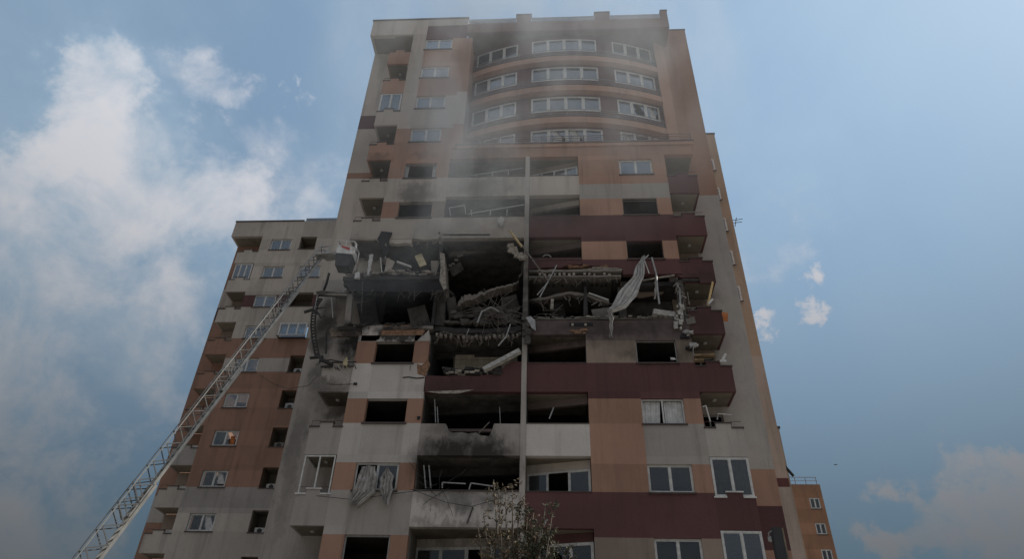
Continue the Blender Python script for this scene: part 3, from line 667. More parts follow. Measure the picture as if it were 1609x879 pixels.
# storey 8, left window pier broken toward the loggia
MB().prism([Q(655, 572), Q(662, 575), Q(672, 566), Q(676, 574), Q(668, 592), Q(656, 588)], Y0-.012, Y0+.05).go('exposed_brick', 'brick', tw)
# centre: torn sagging slab strips
def sagB(t): return -.38*math.sin(math.pi*min(1, t*1.6))*(1-t*.5)
C78 = bslab(XE0+.15, XE1-.05, at(740, 511, Y0).z, at(740, 518, Y0).z, Y0+.1, 36, 'burnt', tw, sag=lambda t: -.16*math.sin(math.pi*t), rough=.05)
blocks(XE0+.2, XE1-.15, at(740, 526, Y0).z, .17, Y0+.08, 19, C78, sag=lambda t: -.16*math.sin(math.pi*t), mat='plaster', w=.5)
blocks(XE0+.9, -3.2, at(740, 538, 31.2).z-.16, .12, 31.2, 9, C78, sag=lambda t: -.14*math.sin(math.pi*t), mat='burnt_wall', w=.5)
def strip(name, pts, th, depth, mat, Yf=Y0-.05, par=None):
    "broken strip of slab following surveyed points (px, py), thickness varying"
    mb = MB(); n = len(pts); q = []
    for i, (px, py, h) in enumerate(pts):
        p = at(px, py, Yf+(pts[i][3] if len(pts[i]) > 3 else 0) if False else Yf); hh = th*h; j = random.uniform(-.03, .03)
        q += [(p.x, Yf+j, p.z-hh/2), (p.x+j, Yf+depth+j, p.z-hh/2+.03), (p.x, Yf+depth, p.z+hh/2), (p.x, Yf+j, p.z+hh/2)]
    mb.v = q
    for i in range(n-1):
        for j in range(4): a = i*4; mb.f.append((a+j, a+4+j, a+4+(j+1) % 4, a+(j+1) % 4))
    mb.f.append((0, 1, 2, 3)); a = (n-1)*4; mb.f.append((a+3, a+2, a+1, a))
    return mb.go(name, mat, par)
def dense(pts, n=4, j=1.2):
    out = []
    for i in range(len(pts)-1):
        for s in range(n):
            t = s/n; a, b = pts[i], pts[i+1]
            out.append((a[0]+(b[0]-a[0])*t+random.uniform(-j, j)*.5*(s > 0), a[1]+(b[1]-a[1])*t+random.uniform(-j, j)*(s > 0), (a[2]+(b[2]-a[2])*t)*random.uniform(.8, 1.2)))
    return out+[pts[-1]]
strip('torn_slab_strip', dense([(719, 480, 1.0), (724, 473, 1.7), (730, 469, 1.5), (745, 466, 1.1), (765, 459, .55), (785, 452, .4), (803, 448, .35), (815, 444, .35)], 5, 1.6), .26, .7, 'concrete', Y0, tw)
strip('torn_slab_strip', dense([(812, 445, .8), (820, 428, .8), (821, 412, .6)], 4, 2), .18, .25, 'concrete', Y0, tw)
# right of the pillar: slab edge with its block row, torn brickwork above it
zr = at(900, 421, Y0).z
R67 = bslab(XF0+.02, 3.85, at(900, 424, Y0).z+.02, at(900, 427, Y0).z, Y0+.0, 34.1, 'concrete', tw, rough=.03)
blocks(XF0+.5, 3.3, at(900, 432, Y0).z, .17, Y0+.03, 15, R67, mat='plaster', w=.5)
bslab(XF0+.02, 3.8, at(900, 433, Y0).z, at(900, 435, Y0).z, Y0+.02, Y0+.3, 'concrete', tw, rough=.02)
blocks(XF0+.7, 3.2, at(900, 448, 30.9).z, .12, 30.9, 14, R67, mat='burnt', w=.5)
MB().prism([Q(829, 405.5), Q(914, 405), Q(914, 416), Q(896, 415), Q(880, 421), Q(860, 420), Q(829, 424)], Y0, Y1).go('broken_wall_panel', 'maroon', tw)
MB().prism([Q(914, 405.5), Q(972, 405.5), Q(972, 425), Q(965, 424), Q(955, 417), Q(930, 418), Q(914, 413.5)], Y0+.001, Y1).go('broken_wall_panel', 'maroon', tw)
bm_ = MB()
for i in range(14):
    px = 893+i*5.4; bm_.chunk(at(px, 419+random.uniform(-2, 2), Y0+.12), random.uniform(.10, .2), (1.3, .8, .5))
bm_.go('exposed_brick', 'brick', tw)['kind'] = 'stuff'
bm_ = MB()
for i in range(12): bm_.chunk(at(920+i*4.6, 423+random.uniform(-1.5, 1.5), Y0+.02), random.uniform(.06, .13), (1.6, .8, .5))
bm_.go('broken_plaster', 'plaster', tw)['kind'] = 'stuff'
# broken ceiling beam inside storey 7 and stubs hanging from it
strip('broken_ceiling_beam', dense([(832, 472, .7), (855, 470, 1), (875, 464, 1), (897, 460, 1.1), (915, 463, 1.1), (935, 469, 1.3), (957, 475, 1.4)], 3, .8), .16, .35, 'concrete', 30.5, tw)
MB().beam(at(925, 461, 30.4), at(956, 472, 30.4), .07, .07).go('ceiling_bar', 'white_frame', tw)
MB().beam(at(868, 471, 30.5), at(867, 487, 30.5), .14, .16).go('hanging_stub', 'plaster', tw); MB().beam(at(919, 470, 30.5), at(919, 498, 30.5), .10, .12).go('hanging_stub', 'concrete', tw)
# maroon strip over the open room at right, room behind it
MB().prism([Q(972, 405.5), Q(1060, 405), Q(1062, 430), Q(1040, 431), Q(1015, 428), Q(990, 427), Q(972, 424)], Y0+.002, Y1).go('broken_wall_panel', 'maroon', tw)
MB().prism([Q(1062, 433), Q(1120, 432), Q(1124, 445), Q(1100, 446), Q(1098, 437), Q(1070, 437)], Y0-.05, Y0+.1).go('torn_balcony_edge', 'maroon', tw)
MB().beam(at(1072, 441, 29.98), at(1098, 441, 29.98), .10, .12).go('slab_edge', 'steel_dark', tw)
wall(3.62, 4.0, at(970, 500, Y0).z, at(970, 441, Y0).z, 'burnt_wall', Y0+.6, Y1+2.5, 'partition_wall')
wall(3.9, XJ0+.2, at(1000, 500, Y0).z-.6, S(7)-.1, 'burnt_wall', 31.7, 31.9, 'inner_wall')
MB().prism([Q(975, 443, 30.9), Q(1035, 443, 30.9), Q(1058, 444, 30.9), Q(1040, 462, 30.9), Q(1005, 468, 30.9), Q(975, 462, 30.9)], 30.9, 31.0).go('ceiling_board', 'taupe', tw)
wall(6.62, XJ0, S(8)+.1, S(7)+.2, 'burnt_wall', Y0+.05, Y0+.3)
# storey 7 spandrel, sooty mauve, with a hole in it
zsp = at(900, 504, Y0).z
MB().prism([(XF0, S(8)+.001), (XJ0-.003, S(8)+.001), (XJ0-.003, zsp+.05), (3, zsp-.02), (1.8, zsp+.03), (XF0, zsp)], Y0, Y1).go('wall_panel', 'mauve', tw)
box('coping', XF0+.2, 6.3, Y0-.03, Y1+.05, zsp+.055, zsp+.10, 'concrete', tw)
o = box('hole_lining', 0.95, 2.15, Y0-.015, Y0-.002, at(900, 511, Y0).z-.10, at(900, 511, Y0).z+.12, 'char', tw)
blocks(1.0, 2.1, at(900, 511, Y0).z-.07, .15, Y0-.03, 5, o, mat='plaster', w=.5)
bm_ = MB()
for i in range(9): bm_.chunk(at(905+random.uniform(-14, 18), 521+random.uniform(-3, 3), Y0-.02), random.uniform(.06, .13), (1.4, .5, .8))
bm_.go('exposed_brick', 'brick', tw)['kind'] = 'stuff'
# storey 8 centre: tiled room wall and low maroon parapet, broken at the right
zm = at(740, 591, Y0).z
MB().prism([(XE0-.03, S(9)+.001), (XE1, S(9)+.001), (XE1, at(815, 569, Y0).z), (-1.9, at(815, 569, Y0).z+.03), (-2.25, at(800, 574, Y0).z), (-2.5, at(795, 584, Y0).z), (-2.45, zm+.03), (-3.1, zm+.08), (-3.6, zm-.02), (-4.6, zm+.03), (-5.3, zm-.02), (XE0-.03, zm+.02)], Y0, Y1).go('broken_parapet', 'maroon', tw)
zi0 = S(9)+.26
first = None
tl = box('tiled_wall', -5.15, -1.75, 31.65, 31.8, zi0, S(8)-.3, 'burnt_wall', tw)
for i in range(11):
    for j in range(9):
        x = -5.05+i*.30; z = zi0+.03+j*.30
        if first is None: first = box('tile', x, x+.285, 31.625, 31.648, z, z+.285, 'tile', tl); continue
        o = first.copy(); COL.objects.link(o); o.location = first.location+Vector((i*.30, 0, j*.30))
# storey 9 centre: broken parapet with a gap
zp = B(9)-.02
MB().prism([(XE0, S(10)), (XE1, S(10)), (XE1, zp), (-2.7, zp+.01), (-2.78, zp-.3), (-2.9, zp-.62), (-3.3, zp-.58), (-3.5, zp-.44), (-3.9, zp-.50), (-4.2, zp-.42), (-4.6, zp-.46), (-4.8, zp-.38), (-4.92, zp-.1), (-5.0, zp), (XE0, zp)], Y0, Y1).go('broken_parapet', 'grey', tw)
MB().beam((-4.95, 30.2, zp-.28), (-2.75, 30.2, zp-.28), .2, .13).go('crossbar', 'mauve', tw)
for px, p0, p1, Yq in ((683, 628, 665, 30.2), (687, 640, 666, 30.25), (785, 640, 672, 30.6)): MB().tube([at(px, p0, Yq), at(px+1.5, p1, Yq)], .024, 5).go('bent_bar', 'alu', tw)
for k, px in ((10, 666), (10, 674)): MB().tube([at(px, 732, 30.3), at(px+3, 768, 30.3)], .035, 5).go('bent_bar', 'alu', tw)
MB().prism([Q(670, 616, 29.99), Q(700, 615, 29.99), Q(745, 613, 29.99), Q(720, 619, 29.99), Q(690, 619, 29.99)], Y0-.03, Y0+.01).go('broken_plaster', 'plaster', tw)
# pillar wound at storey 7/8: concrete cover torn and bulging
bm_ = MB()
for i in range(16): bm_.chunk(at(824+random.uniform(-4, 11), 500+i*2.6+random.uniform(-2, 2), 29.9), random.uniform(.10, .22), (1, .6, 1.1))
bm_.go('torn_concrete', 'burnt_wall', tw)['kind'] = 'stuff'
MB().prism([Q(826, 499, 29.75), Q(834, 497, 29.75), Q(841, 504, 29.75), Q(842, 520, 29.75), Q(836, 516, 29.75)], 29.75, 29.82).go('bent_sheet', 'alu', tw)
# patched hole and cracks on the pale spandrel of storey 8
MB().chunk(at(558, 603.5, 29.97), .10, (1.1, .3, 1)).go('shrapnel_hole', 'char', tw)
for pts, r in (([(517, 604), (530, 605), (545, 604.5), (556, 604)], .012), ([(633, 594), (642, 593), (655, 595), (667, 594)], .03), ([(645, 575), (644, 583)], .012), ([(517, 430), (513, 446), (509, 456)], .07), ([(640, 798), (641, 810)], .0)):
    if r: MB().tube([at(x, y, 29.99) for x, y in pts], r, 5).go('crack', 'char', tw)
MB().chunk(at(658, 657, 29.97), .13, (.8, .3, .8)).go('shrapnel_hole', 'char', tw)

# ================================================================== LOOSE DEBRIS (things of their own)
def thing(mb, name, mat, label, cat, group=None, smooth=False): return tag(mb.go(name, mat, None, smooth), label, cat, group)
def cloth(name, Lp, Rp, Y, mat, label, cat, amp=.07, folds=3, group=None, rows=36, cols=30):
    def interp(pts, t):
        s = t*(len(pts)-1); i = min(int(s), len(pts)-2); f = s-i
        a, b = pts[i], pts[i+1]; return a[0]+(b[0]-a[0])*f, a[1]+(b[1]-a[1])*f
    vs = []; fs = []
    for r in range(rows+1):
        t = r/rows; l = interp(Lp, t); q = interp(Rp, t)
        for c in range(cols+1):
            u = c/cols; px = l[0]+(q[0]-l[0])*u; py = l[1]+(q[1]-l[1])*u+.9*math.sin(u*9+t*5)
            p = at(px+.7*math.sin(t*17+u*3), py, Y); wav = amp*math.sin(u*folds*2*math.pi+t*2.5+1.2*noise.noise(Vector((u*2, t*3, 9))))*(.4+t*.6)+amp*.4*math.sin(u*folds*5.1*math.pi+t*6)+amp*.9*noise.noise(Vector((u*5, t*9, 3)))
            vs.append((p.x, p.y+wav, p.z))
    for r in range(rows):
        for c in range(cols): a = r*(cols+1)+c; fs.append((a, a+1, a+cols+2, a+cols+1))
    n = len(vs); vs2 = [(x, y+.012, z) for x, y, z in vs]
    o = mesh(name, vs+vs2, fs+[tuple(i+n for i in f[::-1]) for f in fs], mat, None, True)
    return tag(o, label, cat, group)
cloth('torn_curtain', [(1009, 402), (1000, 416), (995, 432), (975, 455), (962, 478), (957, 488)], [(1014, 402), (1013, 416), (1012, 436), (1002, 462), (985, 482), (960, 490)], 29.6, 'cloth', 'long pale torn curtain hanging slantwise across the blown-out room beside the right column', 'curtain', .12, 4)
cloth('torn_curtain', [(953, 486), (957, 498), (958, 514), (957, 530)], [(962, 488), (964, 502), (963, 516), (962, 530)], 29.55, 'cloth_dirty', 'narrow white rag hanging below the end of the long slanting curtain', 'rag', .05, 2)
cloth('torn_curtain', [(568, 733), (562, 750), (554, 772), (549, 790)], [(590, 733), (591, 752), (588, 775), (562, 796)], 29.8, 'cloth_dirty', 'wide white curtain blown out of the left half of a lower left window', 'curtain', .09, 5)
cloth('torn_curtain', [(606, 735), (597, 752), (596, 770), (603, 788)], [(610, 735), (618, 750), (616, 772), (609, 795)], 29.78, 'cloth_dirty', 'pointed white curtain hanging from the right half of the same window as the wide curtain', 'curtain', .08, 4)
cloth('torn_curtain', [(781, 341), (782, 350), (788, 357)], [(793, 341), (791, 350), (789, 358)], 29.8, 'cloth_dirty', 'small grey rag snagged on the edge below the upper central loggia', 'rag', .03, 2, rows=8, cols=6)
cloth('torn_curtain', [(542, 562), (538, 572), (545, 578)], [(546, 562), (546, 572), (547, 579)], 29.8, 'cloth_yellow', 'small pinkish rag dangling from the burnt left balcony below the blown storeys', 'rag', .03, 2, rows=8, cols=6)
cloth('torn_curtain', [(580, 400), (578, 420), (576, 432)], [(587, 400), (583, 420), (580, 432)], 30.3, 'cloth', 'white strip of curtain standing upright in the blown room beside the balcony', 'curtain', .03, 2, rows=8, cols=6)
# hanging bent frames at right
thing(MB().beam(at(1002, 416, 29.6), at(1015, 405, 29.6), .07, .05), 'bent_frame_bar', 'white_frame', 'short white window bar slanting out beside the top of the long torn curtain', 'window bar')
thing(MB().beam(at(1012, 408, 29.6), at(1020, 430, 29.6), .05, .04).beam(at(1019, 401, 29.6), at(1012, 408, 29.6), .05, .04), 'bent_frame_bar', 'white_frame', 'forked white frame piece jutting above the maroon band under the empty window', 'window bar')
thing(MB().tube([at(1024, 405, 29.62), at(1031, 430, 29.6), at(1033, 455, 29.6), at(1036, 478, 29.6)], .05, 6), 'bent_frame_bar', 'alu', 'long pale strip hanging vertically to the right of the torn curtain', 'window bar')
cloth('torn_curtain', [(1029, 435), (1029, 450), (1028, 470)], [(1034, 435), (1032, 452), (1031, 470)], 29.65, 'cloth_dirty', 'thin rag hanging along the vertical pale strip right of the torn curtain', 'rag', .03, 2, rows=8, cols=5)
thing(MB().beam(at(1010, 441, 29.9), at(1060, 433, 29.9), .10, .06), 'loose_batten', 'plaster', 'pale batten lying along the torn top edge of the room behind the curtain', 'batten')
thing(MB().beam(at(1026, 492, 30.1), at(1060, 497, 30.2), .35, .30), 'rolled_insulation', 'foam', 'pale roll of insulation lying on the floor edge of the blown room at right', 'insulation roll')
mb = MB()
for i in range(20): mb.chunk(at(1066+random.uniform(-5, 6), 480+i*1.9, 29.85), random.uniform(.06, .15), (.9, .7, 1.3))
tag(mb.go('hanging_insulation', 'foam'), 'ragged grey insulation hanging at the left end of the maroon balcony', 'insulation')
thing(MB().tube([at(1062, 446, 29.9), at(1068, 455, 29.9), at(1069, 480, 29.9)], .05, 6), 'downpipe', 'alu', 'bent grey pipe dropping beside the open room left of the damaged balcony', 'pipe')
thing(MB().beam(at(1080, 460, 30.4), at(1083, 480, 30.4), .08, .05), 'loose_batten', 'plaster', 'upright batten standing in the damaged balcony above the maroon parapet', 'batten')
thing(MB().beam(at(1120, 443, 29.95), at(1112, 480, 30.6), .12, .05), 'hanging_board', 'gold_metal', 'orange-brown board hanging inside the right end of the damaged balcony', 'board')
thing(MB().beam(at(1113, 478, 29.9), at(1120, 470, 29.9), .06, .1), 'paint_tin', 'white_frame', 'small white tilted scrap on the right end of the damaged maroon balcony parapet', 'scrap')
thing(MB().beam(at(1139, 492, 30.3), at(1139, 505, 30.3), .05, .3), 'red_cloth', 'orange_cloth', 'orange cloth hanging behind the right edge of the maroon balcony', 'cloth')
thing(MB().beam(at(1091, 560, 29.96), at(1122, 559, 29.96), .25, .12), 'loose_plank', 'timber', 'tan plank lying on the notched parapet of the lower damaged balcony', 'plank')
thing(MB().beam(at(1091, 567, 29.93), at(1106, 567, 29.93), .2, .13), 'loose_plank', 'timber', 'short tan board resting in the left notch of the lower damaged balcony', 'plank')
mb = MB(); mb.beam(at(1133, 570, 29.9), at(1140, 557, 29.9), .12, .10).beam(at(1131, 568, 29.88), at(1141, 568, 29.88), .1, .12)
thing(mb, 'white_scrap', 'white_frame', 'white crumpled scrap leaning in the right notch of the lower damaged balcony', 'scrap')
for (px, py, lb) in ((1081, 524, 'upper tuft of torn white insulation beside the soot-free balcony soffit'), (1089, 544, 'lower tuft of torn white insulation beside the wall left of the balcony soffit')):
    mb = MB()
    for i in range(9): mb.chunk(at(px+random.uniform(-5, 5), py+random.uniform(-4, 4), 29.85), random.uniform(.06, .15), (1.2, .7, .7))
    tag(mb.go('insulation_tuft', 'cloth_dirty'), lb, 'insulation')
    thing(MB().chunk(at(px-5, py+5, 29.93), .2, (1.2, .4, .6)), 'wall_gouge', 'char', 'black gouge in the wall under the %s tuft of insulation' % ('upper' if py < 530 else 'lower'), 'gouge')
thing(MB().tube([at(1090, 540, 29.8), at(1089, 552, 29.8), at(1091, 560, 29.8)], .02, 5), 'dangling_wire', 'alu', 'thin pale wire dangling from the lower insulation tuft to the plank', 'wire')
# the long metal channel springing out by the pillar
thing(MB().beam(at(801, 363, 29.2), at(820, 388, 29.4), .14, .05), 'metal_channel', 'gold_metal', 'golden metal channel jutting up and left in front of the central pillar', 'metal channel')
thing(MB().beam(at(818, 383, 29.5), at(862, 443, 29.7), .07, .07), 'metal_channel', 'rebar', 'dark bent metal bar slanting down right from the golden channel across the pillar', 'metal bar')
thing(MB().beam(at(875, 417, 29.7), at(848, 468, 29.7), .06, .05), 'metal_bar', 'alu', 'upper of two thin bars crossing in an X right of the pillar', 'metal bar')
thing(MB().beam(at(862, 443, 29.75), at(844, 464, 29.75), .05, .05), 'metal_bar', 'alu', 'short thin bar beside the crossing bars right of the pillar', 'metal bar')
mb = MB(); tt = [(800, 388), (806, 394), (814, 400), (822, 406), (828, 412)]
for i in range(26):
    s = random.random()*4; a = int(min(s, 3)); f = s-a; x = tt[a][0]+(tt[a+1][0]-tt[a][0])*f; y = tt[a][1]+(tt[a+1][1]-tt[a][1])*f
    mb.chunk(at(x+random.uniform(-3, 3), y+random.uniform(-3, 3), 29.7), random.uniform(.08, .2), (1.2, .7, .8))
tag(mb.go('wreckage', 'plaster'), 'crumpled pale frame wreckage stuck against the pillar below the golden channel', 'wreckage')
# debris in the centre
thing(MB().beam(at(760, 582, 29.8), at(817, 552, 29.8), .24, .22, (0, -1, .3)), 'wrapped_roll', 'foam', 'long pale wrapped roll leaning out of the loggia against the pillar', 'roll')
mb = MB()
for i in range(30): mb.chunk(at(700+random.uniform(0, 85), 587+random.uniform(-7, 3), 30.1), random.uniform(.08, .24), (1.3, 1, .5))
tag(mb.go('rubble', 'burnt'), kind='stuff', label='charred rubble heaped behind the low maroon parapet', cat='rubble')
mb = MB()
for i in range(14): mb.chunk(at(705+random.uniform(-3, 45), 586+random.uniform(-3, 2), 29.98), random.uniform(.06, .14), (1.3, 1, .5))
tag(mb.go('rubble', 'plaster'), kind='stuff', label='pale plaster lumps along the top of the low maroon parapet', cat='rubble')
mb = MB()
for i in range(46): mb.chunk(at(735+random.uniform(-32, 82), 503+random.uniform(-16, 8), 30.6+random.uniform(-.2, .8)), random.uniform(.10, .34), (1.2, 1, .7))
tag(mb.go('rubble', 'burnt_wall'), kind='stuff', label='grey rubble slope on the torn floor left of the pillar', cat='rubble')
def wire_tangle(cx, cy, n, spread, Y, r=.016):
    mb = MB()
    for i in range(n):
        a = random.uniform(0, 6.28); x, y = cx+random.uniform(-spread, spread)*.3, cy+random.uniform(-spread, spread)*.2; pts = [at(x, y, Y)]; yy = Y
        for s in range(5):
            a += random.uniform(-.32, .32); x += math.cos(a)*spread*.18; y += math.sin(a)*spread*.14; yy += random.uniform(-.12, .12); pts.append(at(x, y, yy))
        mb.tube(pts, r, 4)
    return mb
tag(wire_tangle(775, 490, 44, 50, 30.0, .011).go('tangled_rebar', 'rebar'), 'tangle of bent steel bars standing on the torn floor left of the pillar', 'steel bars')
tag(wire_tangle(800, 500, 20, 26, 29.9, .009).go('tangled_rebar', 'rebar'), 'finer tangle of wires and bars against the left of the pillar', 'steel bars')
tag(wire_tangle(855, 490, 9, 34, 30.3, .014).go('tangled_rebar', 'rebar'), 'loose wires hanging in the dark room right of the pillar', 'wires')
tag(wire_tangle(690, 770, 9, 60, 29.95, .012).go('tangled_wire', 'steel_dark'), 'dark wires drooping below the sooty loggia with the burnt opening', 'wires')
thing(MB().tube([at(750, 508, 29.7), at(757, 490, 29.7), at(772, 483, 29.7), at(784, 490, 29.7)], .045, 6), 'bent_pipe', 'alu', 'pale arched pipe in the steel tangle left of the pillar', 'pipe')
thing(MB().tube([at(802, 510, 29.7), at(795, 530, 29.7), at(783, 544, 29.7)], .04, 5), 'bent_pipe', 'alu', 'thin pale pipe hanging down under the torn floor beside the pillar', 'pipe')
thing(MB().tube([at(737, 517, 29.9), at(733, 527, 29.9), at(734, 538, 29.9)], .022, 5), 'dangling_wire', 'alu', 'short pale wire dangling under the middle of the sagging block slab', 'wire')
thing(MB().beam(at(863, 659, 30.5), at(870, 641, 30.5), .06, .06), 'hanging_bar', 'alu', 'short pale bar hanging in the dark opening right of the pillar', 'bar')
thing(MB().beam(at(734, 823, 29.96), at(743, 798, 29.96), .06, .05), 'iron_rod', 'steel_dark', 'dark rod leaning on the grey parapet left of the treetop', 'rod')
thing(MB().beam(at(750, 684, 29.85), at(769, 664, 29.85), .03, .04), 'loose_stick', 'rebar', 'thin stick slanting across the gap of the broken grey parapet', 'stick')
# debris in the upper-left blown storey
thing(MB().beam(at(657, 401, 30.4), at(665, 418, 30.2), .42, .05, (0, -1, 0)), 'door_leaf', 'cloth_yellow', 'pale door leaf standing tilted in the blown upper-left room', 'door')
thing(MB().beam(at(624, 412, 30.2), at(646, 420, 30.2), .16, .08), 'fallen_board', 'cloth', 'white board lying slanted over dark debris in the upper-left room', 'board')
thing(MB().prism([Q(604, 427, 30.1), Q(608, 405, 30.1), Q(620, 411, 30.1), Q(613, 427, 30.1)], 30.1, 30.2), 'leaning_panel', 'beige', 'brown-grey panel leaning beside the white upright strips in the blown room', 'panel')
thing(MB().prism([Q(614, 428, 30.3), Q(624, 412, 30.3), Q(645, 424, 30.3), Q(654, 431, 30.3)], 30.3, 30.9), 'fallen_cabinet', 'burnt', 'dark collapsed furniture heap under the white board in the upper-left room', 'furniture')
thing(MB().beam(at(598, 405, 30.1), at(600, 428, 30.1), .09, .05), 'bent_frame_bar', 'white_frame', 'upper white upright strip next to the leaning panel in the blown room', 'window bar')
thing(MB().beam(at(603, 390, 30.0), at(606, 408, 30.0), .09, .05), 'bent_frame_bar', 'alu', 'pale vertical bar hanging below the burnt black flap', 'window bar')
mb = MB()
for i in range(44): mb.chunk(at(550+random.uniform(0, 140), 431+random.uniform(-4, 2), 30.15+random.uniform(-.1, .5)), random.uniform(.05, .17), (1.6, 1, .5))
tag(mb.go('rubble', 'plaster'), kind='stuff', label='rubble and broken plaster scattered along the upper floor edge at left', cat='rubble')
thing(MB().beam(at(570, 443-1, 29.9), at(568, 492, 29.9), .02, .02), 'dangling_wire', 'rebar', 'thin cable dangling down the front of the burnt left storey', 'wire')
thing(MB().chunk(at(561, 434, 29.85), .22, (.8, .6, 1.2)), 'crumpled_sheet', 'cloth', 'small white crumpled sheet on the corner of the upper burnt floor', 'sheet')
thing(MB().tube([at(553, 402, 30.0), at(556, 420, 30.0), at(558, 432, 29.9)], .06, 5), 'bent_frame_bar', 'beige', 'pale crooked post behind the rescue basket at the balcony corner', 'post')
# charred hanging tray at the left corner
mb = MB(); pts = [(503, 470), (496, 480), (492, 497), (491, 515), (493, 535), (497, 556), (500, 563)]
lp = [at(x-2.5, y, 30.0) for x, y in pts]; rp = [at(x+3.5, y, 30.0) for x, y in pts]
mb.tube(lp, .05, 5).tube(rp, .05, 5)
for i in range(len(lp)-1):
    for s in range(4): a = lp[i].lerp(lp[i+1], s/4); b = rp[i].lerp(rp[i+1], s/4); mb.beam(a, b, .07, .06)
mb.beam(at(478, 491, 30.0), at(494, 486, 30.0), .10, .13).beam(at(487, 563, 30.0), at(508, 561, 30.0), .14, .10)
mb.tube([at(494, 488, 30.0), at(501, 494, 30), at(504, 500, 30)], .09, 6, .03).tube([at(496, 486, 30.0), at(505, 484, 30), at(512, 483, 30)], .05, 6, .03)
thing(mb, 'hanging_cable_tray', 'steel_dark', 'charred ladder-like cable tray hanging down the left corner of the burnt tower', 'cable tray')
mb = MB(); mb.tube([at(503, 568, 29.9), at(520, 566, 29.9), at(540, 570, 29.9), at(560, 569, 29.9)], .035, 5).tube([at(495, 561, 29.9), at(505, 563, 29.9)], .03, 5).beam(at(504, 566, 29.9), at(522, 573, 29.9), .2, .12).beam(at(504, 577, 29.9), at(523, 577, 29.9), .08, .05).tube([at(513, 520, 29.95), at(512, 556, 29.95)], .05, 5)
thing(mb, 'burnt_railing', 'steel_dark', 'twisted burnt railing on the sooty left balcony below the blown storeys', 'railing')
# fine litter: splinters, cables and torn lath hanging from the broken edges
def litter(name, mat, pts, n, r0, r1, dn, label, cat, Y=29.85):
    mb = MB()
    for i in range(n):
        t = random.random()*(len(pts)-1); a = int(t); f = t-a; x = pts[a][0]+(pts[a+1][0]-pts[a][0])*f; y = pts[a][1]+(pts[a+1][1]-pts[a][1])*f
        p = at(x, y+random.uniform(-1.5, 1.5), Y+random.uniform(-.1, .25)); ln = random.uniform(.15, dn)
        d = Vector((random.gauss(0, .45), random.gauss(0, .25), -random.uniform(.2, 1))).normalized()*ln
        mb.tube([p, p+d*.5+Vector((random.gauss(0, .05), 0, 0)), p+d], random.uniform(r0, r1), 4)
    tag(mb.go(name, mat), label, cat, kind='stuff')
litter('hanging_splinters', 'burnt_wall', [(545, 456), (690, 457), (702, 455)], 60, .01, .03, .7, 'charred splinters hanging under the edge of the upper left floor', 'splinters')
litter('hanging_splinters', 'rebar', [(680, 520), (740, 527), (820, 521)], 60, .008, .02, .8, 'wires and splinters hanging under the sagging floor left of the pillar', 'splinters')
litter('hanging_splinters', 'plaster', [(600, 381), (650, 381), (690, 380), (700, 370), (770, 372)], 34, .008, .025, .45, 'torn lath hanging from the top edge of the blown storey', 'splinters')
litter('hanging_splinters', 'rebar', [(832, 436), (900, 437), (972, 434)], 40, .008, .018, .6, 'wires hanging below the block slab right of the pillar', 'splinters')
litter('hanging_splinters', 'concrete', [(832, 474), (900, 464), (955, 478)], 30, .008, .03, .6, 'splinters hanging from the sagging beam in the dark room right of the pillar', 'splinters', 30.5)
litter('hanging_splinters', 'plaster', [(1060, 436), (1075, 470), (1070, 500)], 26, .01, .03, .5, 'torn strips at the left end of the damaged maroon balcony', 'splinters')
litter('hanging_splinters', 'steel_dark', [(500, 560), (520, 575), (565, 573)], 24, .01, .03, .5, 'burnt scraps hanging along the sooty left balcony railing', 'splinters')
for pts_, Yc, mt_, nm, lb, ct in (
    ([(706, 420), (722, 413), (728, 424), (712, 434)], 31.4, 'burnt_wall', 'slab_fragment', 'grey slab fragment caught high in the dark central opening', 'slab'),
    ([(700, 470), (716, 466), (722, 500), (704, 505)], 30.9, 'burnt_wall', 'slab_fragment', 'upright grey slab fragment at the left foot of the central opening', 'slab'),
    ([(788, 470), (812, 462), (816, 486), (800, 498), (786, 490)], 31.2, 'burnt_wall', 'slab_fragment', 'tilted slab fragment behind the steel tangle beside the pillar', 'slab'),
    ([(862, 480), (884, 474), (888, 498), (866, 500)], 31.4, 'burnt', 'slab_fragment', 'dark board leaning in the dark room right of the pillar', 'board'),
    ([(930, 488), (962, 483), (966, 502), (934, 503)], 30.6, 'concrete', 'slab_fragment', 'grey board lying against the floor edge left of the long curtain tail', 'board'),
    ([(560, 478), (590, 474), (596, 506), (566, 510)], 31.2, 'burnt', 'slab_fragment', 'charred board standing in the burnt left room', 'board'),
    ([(640, 486), (668, 480), (676, 510), (646, 511)], 31.0, 'burnt_wall', 'slab_fragment', 'grey charred panel leaning at the right of the burnt left room', 'panel'),
    ([(570, 390), (590, 387), (594, 405), (574, 408)], 31.2, 'burnt_wall', 'slab_fragment', 'torn ceiling board hanging in the upper left balcony', 'board'),
    ([(1078, 500), (1092, 497), (1095, 508), (1080, 512)], 29.95, 'concrete', 'slab_fragment', 'small grey plate hanging on the left end of the maroon balcony', 'plate')):
    jit = [Q(x+random.uniform(-1.5, 1.5), y+random.uniform(-1.5, 1.5), Yc) for x, y in pts_]
    thing(MB().prism(jit, Yc, Yc+.12), nm, mt_, lb, ct)
def heap(mat, x0, x1, y, n, r0, r1, label, Y=30.0, dy=.4):
    mb = MB()
    for i in range(n): mb.chunk(at(random.uniform(x0, x1), y+random.uniform(-2.5, 1), Y+random.uniform(0, dy)), random.uniform(r0, r1), (1.5, 1, .6))
    tag(mb.go('rubble', mat), label, 'rubble', kind='stuff')
heap('concrete', 832, 965, 501, 60, .03, .11, 'small rubble along the floor edge of the dark room right of the pillar')
heap('plaster', 905, 1062, 500, 44, .03, .10, 'broken plaster along the floor edge behind the long curtain')
heap('burnt', 545, 690, 512, 60, .04, .13, 'charred lumps along the burnt floor edge above the sooty window')
